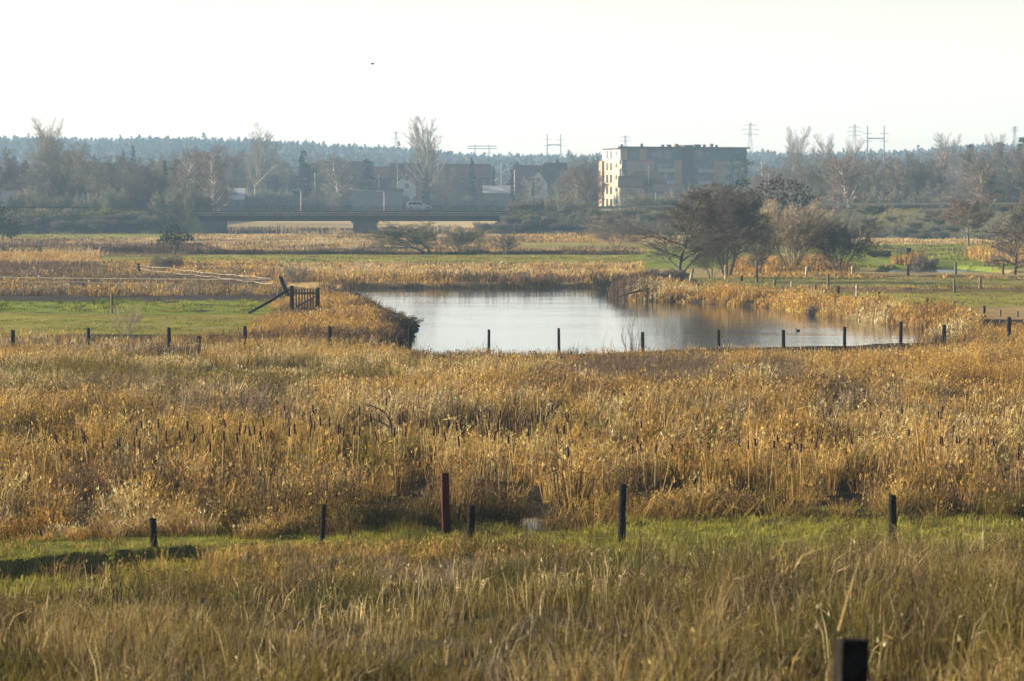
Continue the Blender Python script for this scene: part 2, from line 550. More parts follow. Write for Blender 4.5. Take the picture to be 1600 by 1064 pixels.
# ------------------------------------------------------------------ water
def water_mat(name, deep, rip, rough):
    m = bpy.data.materials.new(name)
    m.use_nodes = True
    nt = m.node_tree
    b = nt.nodes['Principled BSDF']
    b.inputs['Base Color'].default_value = (*deep, 1)
    b.inputs['Roughness'].default_value = rough
    b.inputs['IOR'].default_value = 1.333
    b.inputs['Specular IOR Level'].default_value = 0.5
    tc = nt.nodes.new('ShaderNodeTexCoord')
    mp = nt.nodes.new('ShaderNodeMapping'); mp.inputs['Scale'].default_value = (0.10, 0.45, 1)
    nt.links.new(tc.outputs['Object'], mp.inputs['Vector'])
    n1 = nt.nodes.new('ShaderNodeTexNoise'); n1.inputs['Scale'].default_value = 1.6; n1.inputs['Detail'].default_value = 2; n1.inputs['Roughness'].default_value = 0.5
    nt.links.new(mp.outputs['Vector'], n1.inputs['Vector'])
    mp2 = nt.nodes.new('ShaderNodeMapping'); mp2.inputs['Scale'].default_value = (0.03, 0.12, 1)
    nt.links.new(tc.outputs['Object'], mp2.inputs['Vector'])
    n2 = nt.nodes.new('ShaderNodeTexNoise'); n2.inputs['Scale'].default_value = 1.0; n2.inputs['Detail'].default_value = 3
    nt.links.new(mp2.outputs['Vector'], n2.inputs['Vector'])
    r = nt.nodes.new('ShaderNodeMapRange'); r.inputs['From Min'].default_value = 0.42; r.inputs['From Max'].default_value = 0.62
    r.inputs['To Min'].default_value = 0.25; r.inputs['To Max'].default_value = 1.0
    nt.links.new(n2.outputs['Fac'], r.inputs['Value'])
    mu = nt.nodes.new('ShaderNodeMath'); mu.operation = 'MULTIPLY'
    nt.links.new(n1.outputs['Fac'], mu.inputs[0]); nt.links.new(r.outputs['Result'], mu.inputs[1])
    # a breeze ruffles the far side of the water
    sx = nt.nodes.new('ShaderNodeSeparateXYZ'); nt.links.new(tc.outputs['Object'], sx.inputs[0])
    br_ = nt.nodes.new('ShaderNodeMapRange'); br_.inputs['From Min'].default_value = 215; br_.inputs['From Max'].default_value = 262
    br_.inputs['To Min'].default_value = 1.0; br_.inputs['To Max'].default_value = 2.0
    nt.links.new(sx.outputs['Y'], br_.inputs['Value'])
    mu2 = nt.nodes.new('ShaderNodeMath'); mu2.operation = 'MULTIPLY'
    nt.links.new(mu.outputs[0], mu2.inputs[0]); nt.links.new(br_.outputs['Result'], mu2.inputs[1])
    bp = nt.nodes.new('ShaderNodeBump'); bp.inputs['Strength'].default_value = rip; bp.inputs['Distance'].default_value = 0.1
    nt.links.new(mu2.outputs[0], bp.inputs['Height'])
    nt.links.new(bp.outputs['Normal'], b.inputs['Normal'])
    return m

WATER = water_mat('river_water', (0.035, 0.038, 0.035), 0.15, 0.075)

def water(name, poly, z, grow_, m):
    xs = [p[0] for p in poly]; ys = [p[1] for p in poly]
    nx, ny = 24, 24
    gx, gy = np.meshgrid(np.linspace(min(xs) - grow_, max(xs) + grow_, nx), np.linspace(min(ys) - grow_, max(ys) + grow_, ny))
    i = np.arange((nx - 1) * (ny - 1)); a = (i // (nx - 1)) * nx + i % (nx - 1)
    me = raw_mesh(name, np.stack([gx.ravel(), gy.ravel(), np.full(gx.size, z)], 1), np.stack([a, a + 1, a + nx + 1, a + nx], 1), None, None, True)
    return tag(link(name, me, m), kind='structure')

water('river', RIVER, 0.0, 2.0, WATER)
water('pond', POND, 0.0, 2.0, water_mat('pond_water', (0.035, 0.038, 0.035), 0.2, 0.16))
water('puddle', PUDDLE, 0.29, 0.15, water_mat('puddle_water', (0.03, 0.028, 0.025), 0.03, 0.06))
dp = [at(px, 893 - 0.088 * px, -0.02)[:2] for px in (-220, 20, 200, 340)]
DITCH = [(x, y - 0.9) for x, y in dp] + [(x, y + 0.9) for x, y in dp][::-1]
dm = MB(); dm.add([(x, y, -0.33) for x, y in DITCH], [(i, i + 1, 6 - i, 7 - i) for i in range(3)])
tag(dm.build('ditch_water', water_mat('ditch_water', (0.012, 0.011, 0.010), 0.02, 0.08)), kind='structure')

# road surface along the embankment and over the bridge
xs = np.linspace(-260, 150, 165)
ry = road_y(xs); rz = road_z(xs) + 0.05
v = np.concatenate([np.stack([xs, ry - 4.6, rz], 1), np.stack([xs, ry + 4.6, rz], 1)])
n = len(xs); i = np.arange(n - 1)
tag(link('road', raw_mesh('road', v, np.stack([i, i + 1, n + i + 1, n + i], 1), None, None, False), M['asphalt']), kind='structure')
#@@SECTION vegetation
# ------------------------------------------------------------------ dry grass, reeds and sedge
rng = np.random.default_rng(7)
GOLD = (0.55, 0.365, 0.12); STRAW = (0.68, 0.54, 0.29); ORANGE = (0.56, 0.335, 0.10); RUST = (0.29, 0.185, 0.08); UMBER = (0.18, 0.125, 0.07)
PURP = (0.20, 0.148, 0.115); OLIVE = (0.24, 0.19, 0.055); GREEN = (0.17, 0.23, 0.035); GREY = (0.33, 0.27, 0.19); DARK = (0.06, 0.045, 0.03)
LIME = (0.40, 0.40, 0.07); SPRING = (0.44, 0.41, 0.085)

PAL_GAIN = 0.62
class Blades:
    def __init__(s):
        s.v, s.q, s.t, s.cq, s.ct, s.n = [], [], [], [], [], 0
    def add(s, base, h, w, lean, az, col):
        n = len(base)
        if n == 0: return
        side = np.stack([np.cos(az), np.sin(az), np.zeros(n)], 1) * (w * 0.5)[:, None]
        l3 = np.concatenate([lean, np.zeros((n, 1))], 1)
        up = np.zeros((n, 3)); up[:, 2] = h
        p1 = base + up * 0.62 + l3 * 0.36
        p2 = base + up * np.sqrt(np.clip(1 - (np.hypot(lean[:, 0], lean[:, 1]) / np.maximum(h, 1e-3)) ** 2 * 0.45, 0.12, 1))[:, None] + l3
        V = np.stack([base - side, base + side, p1 - side * 0.85, p1 + side * 0.85, p2], 1).reshape(-1, 3)
        k = s.n + np.arange(n) * 5
        s.q.append(np.stack([k, k + 1, k + 3, k + 2], 1)); s.t.append(np.stack([k + 2, k + 3, k + 4], 1))
        s.v.append(V); s.n += n * 5
        s.cq.append(col); s.ct.append(np.clip(col * 1.12, 0, 0.9))
    def tri(s, a, b, c, col):
        n = len(a)
        if n == 0: return
        k = s.n + np.arange(n) * 3
        s.t.append(np.stack([k, k + 1, k + 2], 1)); s.v.append(np.stack([a, b, c], 1).reshape(-1, 3)); s.n += n * 3
        s.ct.append(col)
    def flake(s, pos, size, col):
        """small fluffy seed-head flakes"""
        n = len(pos)
        if n == 0: return
        a = rng.uniform(0, 2 * np.pi, n); tl = rng.uniform(-0.5, 0.5, n)
        u = np.stack([np.cos(a), np.sin(a), tl], 1) * (size * 0.35)[:, None]
        w = np.stack([np.sin(a) * tl, np.cos(a) * tl, np.ones(n)], 1) * size[:, None]
        V = np.stack([pos - u, pos + u, pos + w], 1).reshape(-1, 3)
        k = s.n + np.arange(n) * 3
        s.t.append(np.stack([k, k + 1, k + 2], 1)); s.v.append(V); s.n += n * 3
        s.ct.append(col)
    def build(s, name, label=None):
        q = np.concatenate(s.q); t = np.concatenate(s.t)
        me = raw_mesh(name, np.concatenate(s.v), q, t, np.concatenate(s.cq + s.ct))
        return tag(link(name, me, M['blades']), label, None, None, 'stuff')

def scatter(B, poly_px, dens, per, rad, h, w, pal, lean=0.35, nz=(1.2, 0.0), hole=None, fluff=0.0, zpx=0.4, world_poly=None, hvar=0.35, dry=None, wind=(0.12, -0.05), colvar=0.30, leafy=0.8, driftn=9.0, wet=False):
    """clumps of blades over a polygon given in ground pixels. dens: clumps per m2, per: blades per clump"""
    P = world_poly if world_poly is not None else [at(px, py, zpx)[:2] for px, py in poly_px]
    x0, x1 = min(p[0] for p in P), max(p[0] for p in P); y0, y1 = min(p[1] for p in P), max(p[1] for p in P)
    n = int((x1 - x0) * (y1 - y0) * dens)
    cx, cyy = rng.uniform(x0, x1, n), rng.uniform(y0, y1, n)
    k = inside(P, cx + (fbm(cx, cyy, 3, 61) - 0.5) * 2.2, cyy + (fbm(cx, cyy, 3, 62) - 0.5) * 2.2 * np.clip(cyy / 160, 0.4, 3))
    k &= np.abs(cx) < 0.172 * (cyy + 20)
    if nz[1] > 0: k &= fbm(cx, cyy, nz[0], 63) > nz[1]
    cx, cyy = cx[k], cyy[k]
    for q in (hole or []):
        ex, ey, ew, ed = q
        c = at(ex, ey, 0.4)
        kk = ((cx - c[0]) / ew) ** 2 + ((cyy - c[1]) / ed) ** 2 + (fbm(cx, cyy, 0.8, 64) - 0.5) * 0.9 > 1
        cx, cyy = cx[kk], cyy[kk]
    for poly in (RIVER, POND):
        xs = [p[0] for p in poly]; ys = [p[1] for p in poly]
        if len(cx) and cx.min() < max(xs) and cx.max() > min(xs) and cyy.min() < max(ys) and cyy.max() > min(ys):
            kk = sdist(poly, cx, cyy) > -0.75; cx, cyy = cx[kk], cyy[kk]
    if len(cx) and cyy.min() < 75 and not wet:
        kk = ditch_mask(cx, cyy) < 0.6; cx, cyy = cx[kk], cyy[kk]
    m = len(cx)
    if not m: return
    pal_c = np.array([p[0] for p in pal]) * PAL_GAIN; pw = np.array([p[1] for p in pal], float); pw /= pw.sum()
    # the palette follows a slow noise so that colours drift in patches
    t = np.clip(0.5 + (fbm(cx, cyy, driftn, 65, 4) - 0.5) * 2.4 + rng.normal(0, 0.15, m), 0, 0.9999)
    ci = np.searchsorted(np.cumsum(pw), t)
    ci = np.clip(ci, 0, len(pal) - 1)
    hc = rng.uniform(h[0] * .8, h[1] * 1.05, m) * (1 - hvar + 2 * hvar * np.clip(0.5 + 1.5 * (vnoise(cx, cyy, 4.5, 66) - 0.5) + 1.0 * (vnoise(cx, cyy, 1.5, 67) - 0.5), 0, 1))
    lc = np.stack([rng.normal(wind[0], 0.14, m), rng.normal(wind[1], 0.14, m)], 1)
    j = np.repeat(np.arange(m), per)
    nb = len(j)
    ang = rng.uniform(0, 2 * np.pi, nb); rr = rad * np.sqrt(rng.uniform(0, 1, nb))
    bx, by = cx[j] + np.cos(ang) * rr, cyy[j] + np.sin(ang) * rr
    bz = height(bx, by) - 0.02
    hb = hc[j] * rng.uniform(0.55, 1.08, nb)
    out = np.stack([np.cos(ang), np.sin(ang)], 1) * (rr / rad)[:, None] * lean
    lb = (lc[j] + out + rng.normal(0, lean * 0.4, (nb, 2))) * hb[:, None]
    col = pal_c[ci[j]] * (1 - colvar + 2 * colvar * rng.uniform(0, 1, (nb, 1))) * (0.62 + 0.76 * rng.uniform(0, 1, (m, 1)))[j]
    ww = w * rng.uniform(0.6, 1.35, nb)
    B.add(np.stack([bx, by, bz], 1), hb, ww, lb, rng.uniform(0, np.pi, nb), col)
    if leafy > 0:
        # broken and hanging leaves part-way up the stems
        f = np.flatnonzero(rng.uniform(0, 1, nb) < leafy)
        t = rng.uniform(0.3, 0.95, len(f))
        pos = np.stack([bx[f] + lb[f, 0] * t ** 1.6, by[f] + lb[f, 1] * t ** 1.6, bz[f] + hb[f] * t], 1)
        a = rng.uniform(0, 2 * np.pi, len(f)); ln = rng.uniform(0.35, 1.0, len(f)) * 0.30 * hb[f]
        rise = rng.uniform(-0.9, 0.9, len(f))
        tip = pos + np.stack([np.cos(a), np.sin(a), rise], 1) * ln[:, None]
        wd = np.stack([-np.sin(a) * .6, np.cos(a) * .6, np.full(len(f), 0.8)], 1) * (ww[f] * 0.85)[:, None]
        B.tri(pos - wd * .5, pos + wd * .5, tip, np.clip(col[f] * rng.uniform(0.75, 1.5, (len(f), 1)), 0, 0.8))
    if fluff > 0:
        f = rng.uniform(0, 1, nb) < fluff
        pos = np.stack([bx, by, bz], 1)[f]
        pos[:, :2] += lb[f] * 0.9
        pos[:, 2] += hb[f] * 0.9
        for _ in range(2):
            B.flake(pos + rng.normal(0, 0.025, pos.shape), w * rng.uniform(2.0, 5.0, len(pos)), np.clip(col[f] * rng.uniform(0.9, 1.6, (f.sum(), 1)), 0, 0.55))

def rect(px0, px1, py0, py1):
    return [(px0, py0), (px1, py0), (px1, py1), (px0, py1)]

# --- tall grass on the bank the camera stands on
B = Blades()
FG = [(-13, 24), (-14, 57), (-7, 59), (-2.2, 63), (0, 65), (2.3, 66.5), (5, 68.6), (14, 69.6), (12, 24)]
scatter(B, None, 7.5, 22, 0.19, (0.36, 0.62), 0.0105, [((0.13, 0.125, 0.04), 1.6), ((0.20, 0.16, 0.05), 5), ((0.15, 0.105, 0.06), 2.5), ((0.21, 0.165, 0.055), 2), ((0.38, 0.29, 0.12), 2.4)], 0.45, world_poly=FG, fluff=0.02, hvar=0.6, nz=(1.1, 0.42), leafy=0.4, driftn=3.0)
scatter(B, None, 1.5, 5, 0.2, (0.5, 0.8), 0.011, [(STRAW, 2), (GREY, 2)], 0.45, world_poly=FG, fluff=0.06)
# --- short green grass strip in front of the reeds
STRIP = [(-13.5, 54.5), (-13.5, 76), (-3, 77.5), (3, 78), (4, 80.5), (15, 80.5), (15, 69), (5, 67), (1, 64.5), (-2.5, 61), (-7, 56)]
for PATCH in ([(-13.5, 54.5), (-13.5, 76), (-5.4, 76), (-5.0, 56)], [(-5.4, 71.8), (-5.4, 76), (-3, 77.5), (1.4, 78.5), (1.4, 71.0)], [(1.4, 65.5), (1.4, 78.5), (4, 80.5), (15, 80.5), (15, 67.5), (5, 67)]):
    scatter(B, None, 16, 14, 0.16, (0.07, 0.16), 0.011, [(SPRING, 4), (LIME, 2), (SPRING, 3), (GREEN, 1.2)], 0.6, world_poly=PATCH)
scatter(B, None, 12, 16, 0.16, (0.14, 0.34), 0.012, [(UMBER, 2), (OLIVE, 3), (GOLD, 2), (GREY, 1)], 0.5, world_poly=[(-5.4, 58), (-5.4, 71.5), (1.4, 71.0), (1.4, 64), (-2, 61)], fluff=0.05)
scatter(B, None, 1.2, 16, 0.16, (0.12, 0.30), 0.012, [(UMBER, 2), (OLIVE, 3), (GOLD, 2)], 0.6, world_poly=STRIP, fluff=0.05)
scatter(B, rect(330, 900, 858, 905), 7, 18, 0.17, (0.16, 0.34), 0.012, [(UMBER, 2), (GOLD, 2), (RUST, 1), (OLIVE, 2)], 0.45, fluff=0.1, nz=(1.0, 0.33))
scatter(B, rect(-60, 335, 852, 912), 2.6, 12, 0.14, (0.18, 0.42), 0.011, [(DARK, 2), (UMBER, 3), (OLIVE, 1), (GOLD, 1)], 0.6, wet=True, nz=(0.9, 0.4))
scatter(B, rect(-60, 330, 892, 910), 5, 14, 0.15, (0.22, 0.45), 0.010, [(UMBER, 2), (GOLD, 2), (OLIVE, 2)], 0.45, fluff=0.1)
scatter(B, rect(740, 960, 842, 868), 3.0, 14, 0.15, (0.12, 0.24), 0.010, [(OLIVE, 2), (UMBER, 2), (GREEN, 2)], 0.5, nz=(1.0, 0.4))
scatter(B, rect(590, 660, 830, 850), 9, 24, 0.14, (0.2, 0.38), 0.010, [(OLIVE, 2), (GREEN, 3)], 0.6)
B.build('meadow_grass', 'blurred tan and green tussock grass on the near bank')

# --- the reed bed
B = Blades()
HOLES = [(790, 780, 1.0, 4.5), (835, 800, 0.6, 1.6), (590, 800, 1.1, 3.0), (1030, 785, 0.85, 3.6), (1165, 786, 1.1, 3.0), (465, 806, 1.0, 1.5), (300, 776, 0.8, 2.4),
         (1480, 795, 0.7, 0.9), (940, 735, 1.6, 2.4), (1320, 800, 0.6, 1.0), (210, 780, 0.5, 1.6), (0, 785, 0.9, 5.0), (885, 802, 0.4, 0.9), (1240, 765, 0.5, 1.6), (640, 828, 0.5, 0.6),
         (700, 765, 0.7, 2.0), (1400, 745, 0.7, 1.6), (60, 700, 1.3, 3.0), (520, 742, 0.8, 1.6), (1290, 806, 0.5, 0.6), (1000, 690, 1.4, 2.0), (740, 690, 1.2, 1.6), (360, 735, .7, 1.6), (1560, 765, .7, 1.8)]
FRONT = [(-120, 838), (160, 836), (250, 832), (420, 834), (470, 822), (560, 828), (650, 822), (720, 812), (800, 806), (930, 806), (1010, 806), (1180, 803), (1400, 804), (1720, 800),
         (1720, 690), (-120, 690)]
scatter(B, FRONT, 4.6, 24, 0.24, (0.60, 1.0), 0.018, [(UMBER, 1.6), (GOLD, 3.6), (STRAW, 1.6), (ORANGE, 1.7), (OLIVE, 0.9)], 0.34, hole=HOLES, fluff=0.35, nz=(1.3, 0.43), hvar=0.55, leafy=1.0)
scatter(B, rect(-120, 1720, 620, 700), 4.2, 22, 0.26, (0.60, 0.95), 0.020, [(UMBER, 1.4), (GOLD, 4), (STRAW, 2.0), (GREY, 1.5), (OLIVE, 1)], 0.30, hole=HOLES, fluff=0.3, nz=(1.8, 0.42), hvar=0.55, leafy=1.0)
# low arching tussocks along the front edge
EDGE = [(-120, 850), (160, 845), (250, 838), (420, 842), (470, 832), (560, 838), (650, 830), (720, 818), (800, 806), (930, 808), (1010, 812), (1180, 808), (1400, 809), (1720, 806), (1720, 790), (-120, 815)]
scatter(B, EDGE, 4.6, 44, 0.22, (0.30, 0.62), 0.012, [(OLIVE, 1), (UMBER, 1), (GOLD, 3), (STRAW, 2.4), (ORANGE, 2.6)], 0.75, fluff=0.25, nz=(1.3, 0.34), hole=[(x, y, w * .8, d * .8) for x, y, w, d in HOLES])
# upright grey-straw bulrush leaves behind the tall front
scatter(B, rect(250, 1720, 650, 745), 3.4, 13, 0.2, (0.85, 1.2), 0.026, [(GREY, 3), (STRAW, 2), (UMBER, 2), (GOLD, 2)], 0.10, fluff=0.04, nz=(2.5, 0.44))
# lower sedge towards the river fence
scatter(B, rect(-120, 1720, 566, 625), 3.6, 20, 0.30, (0.34, 0.58), 0.016, [(UMBER, 1.5), (PURP, 1.3), (GOLD, 3), (STRAW, 2.2), (OLIVE, 1.6)], 0.40, fluff=0.2, nz=(2.0, 0.30), hvar=0.55, hole=[(430, 606, 3.0, 6), (1010, 603, 1.6, 3), (250, 585, 2.2, 3)])
scatter(B, rect(280, 600, 580, 632), 9, 16, 0.22, (0.10, 0.24), 0.016, [((0.36, 0.31, 0.11), 3), (STRAW, 2), (OLIVE, 2)], 0.8, fluff=0.05)
scatter(B, [(830, 590), (960, 574), (1200, 575), (1390, 608), (1390, 640), (1200, 632), (1000, 612), (840, 606)], 13, 16, 0.24, (0.55, 0.75), 0.012, [(PURP, 5), (UMBER, 2), (GREY, 1)], 0.14, hvar=0.2)
scatter(B, [(60, 612), (210, 606), (400, 618), (400, 640), (200, 636), (60, 632)], 11, 16, 0.24, (0.45, 0.66), 0.012, [(PURP, 4), (UMBER, 2), (GREY, 1.5)], 0.14)
scatter(B, [(540, 622), (780, 612), (1060, 640), (1100, 680), (800, 668), (540, 650)], 3.5, 20, 0.26, (0.6, 0.85), 0.014, [(ORANGE, 2), (GOLD, 4), (STRAW, 1)], 0.26, fluff=0.25)
scatter(B, rect(-120, 330, 640, 690), 2.6, 20, 0.26, (0.6, 0.8), 0.014, [(GOLD, 3), (UMBER, 1.5), (OLIVE, 2)], 0.26, fluff=0.2)
# the high golden stand towards the far side of the marsh, with shaded hollows
H2 = [(1235, 588, 1.3, 1.6), (1395, 617, 1.2, 1.7), (1530, 620, 1.6, 1.8), (1330, 604, 0.6, 1.2), (1480, 600, 0.6, 1.4)]
scatter(B, [(1105, 584), (1180, 580), (1300, 578), (1480, 572), (1720, 560), (1720, 640), (1550, 632), (1440, 638), (1350, 625), (1275, 608), (1110, 590)], 4.6, 22, 0.28, (0.55, 0.85), 0.016,
        [(RUST, 1), (ORANGE, 3.2), (GOLD, 4), (STRAW, 1.6), (UMBER, 0.8)], 0.30, hole=H2, fluff=0.25, nz=(1.8, 0.3), hvar=0.5)
scatter(B, rect(1330, 1720, 640, 700), 3.0, 20, 0.28, (0.55, 0.8), 0.015, [(ORANGE, 2), (GOLD, 4), (STRAW, 1.4)], 0.3, fluff=0.2, nz=(1.6, 0.4))
scatter(B, [(1470, 528), (1720, 514), (1720, 560), (1420, 576)], 3.6, 20, 0.28, (0.4, 0.65), 0.018, [(PURP, 1), (ORANGE, 2.4), (GOLD, 3), (UMBER, 1)], 0.28, fluff=0.2, nz=(2.5, 0.3))
# along the river fence
scatter(B, rect(-120, 640, 536, 572), 4.2, 20, 0.28, (0.32, 0.60), 0.018, [(UMBER, 2), (GOLD, 3), (STRAW, 2), (PURP, 1.4)], 0.32, fluff=0.12, nz=(2.2, 0.30), hvar=0.5)
scatter(B, rect(600, 1480, 553, 572), 4.2, 18, 0.28, (0.26, 0.42), 0.017, [(UMBER, 2), (GOLD, 2), (PURP, 1.6)], 0.3, fluff=0.12)
scatter(B, rect(640, 1450, 553, 563), 0.9, 3, 0.2, (0.6, 0.95), 0.012, [(UMBER, 2), (GREY, 2)], 0.12, fluff=0.3)
# matted pale litter at the foot of the reeds
scatter(B, [(820, 822), (830, 800), (930, 800), (1060, 805), (1290, 803), (1290, 810), (1000, 816), (930, 822)], 8, 10, 0.25, (0.3, 0.65), 0.014, [(GOLD, 3), (STRAW, 2)], 1.15, fluff=0.0, wind=(0.3, -0.3))
B.build('reed_bed', 'golden dry reed bed between the green strip and the river')

# --- the river banks and the headland by the gate
B = Blades()
HEAD = [(350, 545), (405, 505), (440, 474), (490, 463), (530, 468), (560, 480), (585, 493), (618, 505), (625, 524), (598, 548)]
scatter(B, HEAD, 3.2, 18, 0.34, (0.4, 0.68), 0.022, [(UMBER, 1.6), (PURP, 1.4), (ORANGE, 1.6), (GOLD, 3)], 0.3, hole=[(478, 491, 2.4, 10)], fluff=0.15, nz=(2.5, 0.25))
scatter(B, [(440, 514), (530, 492), (565, 490), (590, 503), (560, 527), (450, 532)], 2.6, 18, 0.34, (0.5, 0.7), 0.022, [(ORANGE, 3), (GOLD, 3)], 0.3, fluff=0.25)
scatter(B, [(545, 470), (580, 482), (605, 497), (640, 506), (640, 526), (605, 552), (560, 547), (592, 514), (570, 490)], 3.2, 18, 0.3, (0.4, 0.65), 0.022, [(DARK, 3), (UMBER, 3), (PURP, 2)], 0.25)
scatter(B, rect(-200, 430, 428, 463), 1.0, 16, 0.5, (0.3, 0.55), 0.04, [(PURP, 3), (UMBER, 2.5), (GREY, 1.4), (GOLD, 1.6)], 0.25, fluff=0.1, nz=(6, 0.2))
scatter(B, rect(-200, 430, 453, 463), 1.2, 16, 0.5, (0.4, 0.65), 0.035, [(GOLD, 3), (GREY, 2), (UMBER, 1)], 0.25, fluff=0.1, nz=(5, 0.4))
scatter(B, rect(-200, 440, 471, 489), 0.9, 22, 0.35, (0.10, 0.28), 0.035, [(GREEN, 3), (LIME, 2)], 0.7, nz=(2.2, 0.42))
scatter(B, rect(-200, 430, 490, 526), 1.8, 16, 0.4, (0.05, 0.12), 0.022, [(OLIVE, 1), (LIME, 2), (GREEN, 2)], 0.6, nz=(2.6, 0.3))
scatter(B, rect(1090, 1700, 436, 480), 0.6, 16, 0.5, (0.06, 0.18), 0.035, [(OLIVE, 1), (LIME, 2), (GREEN, 2)], 0.6, nz=(4, 0.35))
# far bank
scatter(B, [(440, 443), (1010, 443), (1010, 462), (590, 458), (560, 450.5), (440, 449)], 3.4, 20, 0.5, (0.6, 1.0), 0.05, [(DARK, 4), (UMBER, 3), (PURP, 2)], 0.2, hvar=0.5)  # near-black palette paints in the shade of the bank's unlit face
scatter(B, rect(380, 1000, 437, 445), 1.3, 18, 0.5, (0.4, 0.7), 0.045, [(UMBER, 2), (PURP, 2), (RUST, 1), (GOLD, 1.5)], 0.2, fluff=0.1, hvar=0.5)
scatter(B, rect(300, 1000, 414, 438), 0.45, 16, 0.6, (0.15, 0.4), 0.045, [(UMBER, 1.4), (GOLD, 2.5), (ORANGE, 1), (STRAW, 2.4)], 0.3, fluff=0.1, nz=(7, 0.25))
# near-side bank of the spit with its bright reeds
SPIT = [(975, 462), (990, 452), (1010, 447), (1050, 449), (1080, 455), (1140, 459), (1200, 464), (1280, 473), (1340, 481), (1390, 486), (1440, 491), (1520, 500), (1500, 540), (1440, 530), (1390, 522), (1340, 514), (1280, 505), (1200, 493), (1140, 487), (1080, 483), (1010, 480), (965, 476)]
scatter(B, SPIT, 2.6, 22, 0.42, (0.5, 0.85), 0.03, [(RUST, 1), (ORANGE, 4), (GOLD, 4), (STRAW, 2.6)], 0.3, fluff=0.3, nz=(3.0, 0.16), hvar=0.5)
scatter(B, [(1100, 450), (1240, 455), (1320, 468), (1320, 474), (1230, 464), (1110, 456)], 1.2, 18, 0.4, (0.3, 0.5), 0.03, [(PURP, 3), (UMBER, 2), (GREY, 2)], 0.15)
scatter(B, rect(1230, 1700, 449, 455), 0.7, 16, 0.5, (0.15, 0.32), 0.035, [(UMBER, 2), (GOLD, 2), (PURP, 2)], 0.3, nz=(3, 0.35))
scatter(B, [(1120, 427), (1330, 427), (1380, 435.5), (1700, 435.5), (1700, 437.5), (1130, 437)], 0.8, 16, 0.5, (0.1, 0.3), 0.04, [(ORANGE, 2), (GOLD, 3), (UMBER, 1.5)], 0.3, fluff=0.1, nz=(4, 0.3))
scatter(B, [(1150, 414), (1290, 412), (1330, 424), (1150, 428)], 1.1, 18, 0.6, (0.6, 1.0), 0.05, [(ORANGE, 2), (GOLD, 3), (RUST, 1)], 0.25, fluff=0.1)
scatter(B, [(1500, 400), (1700, 396), (1700, 421), (1560, 415)], 0.6, 18, 0.6, (0.6, 1.2), 0.06, [(ORANGE, 3), (GOLD, 3), (RUST, 2)], 0.3, fluff=0.1, nz=(6, 0.3))
scatter(B, [(1395, 410), (1440, 408), (1440, 421), (1390, 423)], 0.8, 18, 0.6, (0.7, 1.1), 0.06, [(ORANGE, 2), (UMBER, 2)], 0.3)
# far meadows
scatter(B, rect(-250, 150, 392, 413), 0.5, 18, 0.9, (0.3, 0.6), 0.06, [(ORANGE, 1), (GOLD, 3), (STRAW, 2.5)], 0.25, nz=(12, 0.3))
scatter(B, rect(-250, 160, 413, 428), 0.5, 16, 0.8, (0.4, 0.7), 0.06, [(PURP, 3), (UMBER, 3), (GOLD, 1)], 0.25)
scatter(B, rect(150, 430, 409, 428), 0.5, 16, 0.8, (0.25, 0.5), 0.06, [(PURP, 1), (UMBER, 2), (GOLD, 3)], 0.25, nz=(8, 0.35))
scatter(B, rect(-250, 345, 374, 384), 0.10, 18, 1.4, (0.2, 0.5), 0.10, [(UMBER, 2), (RUST, 1), (GOLD, 3), (STRAW, 2)], 0.25, nz=(22, 0.4))
scatter(B, rect(-250, 330, 385, 397), 0.2, 18, 1.2, (0.4, 0.8), 0.10, [(PURP, 3), (UMBER, 3), (DARK, 2)], 0.2, nz=(18, 0.3))
scatter(B, rect(300, 800, 368, 392), 0.09, 18, 1.4, (0.2, 0.55), 0.10, [(UMBER, 2), (RUST, 1.4), (GOLD, 3), (STRAW, 2)], 0.25, nz=(22, 0.34))
scatter(B, rect(300, 1000, 389, 396.5), 0.2, 18, 1.2, (0.2, 0.5), 0.09, [(PURP, 2), (UMBER, 2), (GOLD, 2)], 0.2, nz=(18, 0.38))
scatter(B, rect(300, 1000, 396, 398.5), 0.9, 18, 0.8, (0.25, 0.5), 0.08, [(DARK, 3), (UMBER, 1)], 0.2)
scatter(B, rect(800, 1000, 368, 380), 0.16, 18, 1.4, (0.2, 0.6), 0.12, [(STRAW, 1), (RUST, 1.4), (ORANGE, 1.4), (GOLD, 3)], 0.25, nz=(22, 0.34))
scatter(B, rect(345, 800, 359, 366), 0.035, 20, 2.5, (0.4, 1.1), 0.2, [(UMBER, 2), (GOLD, 2), (GREY, 2)], 0.2, nz=(30, 0.42))
scatter(B, rect(150, 1000, 400, 411), 0.35, 18, 0.9, (0.06, 0.2), 0.07, [(GREEN, 2), (LIME, 3), (OLIVE, 2)], 0.6, nz=(9, 0.35))
scatter(B, rect(-200, 345, 365, 373), 0.12, 18, 1.2, (0.08, 0.25), 0.1, [(GREEN, 2), (LIME, 3), (OLIVE, 2)], 0.6, nz=(12, 0.35))
scatter(B, rect(1340, 1700, 376, 382), 0.12, 18, 1.4, (0.3, 0.6), 0.12, [(STRAW, 3), (GOLD, 2)], 0.25, nz=(18, 0.3))
scatter(B, rect(1340, 1700, 383, 420), 0.18, 18, 0.9, (0.10, 0.35), 0.09, [(GREEN, 3), (LIME, 2), (OLIVE, 2)], 0.6, nz=(9, 0.4))
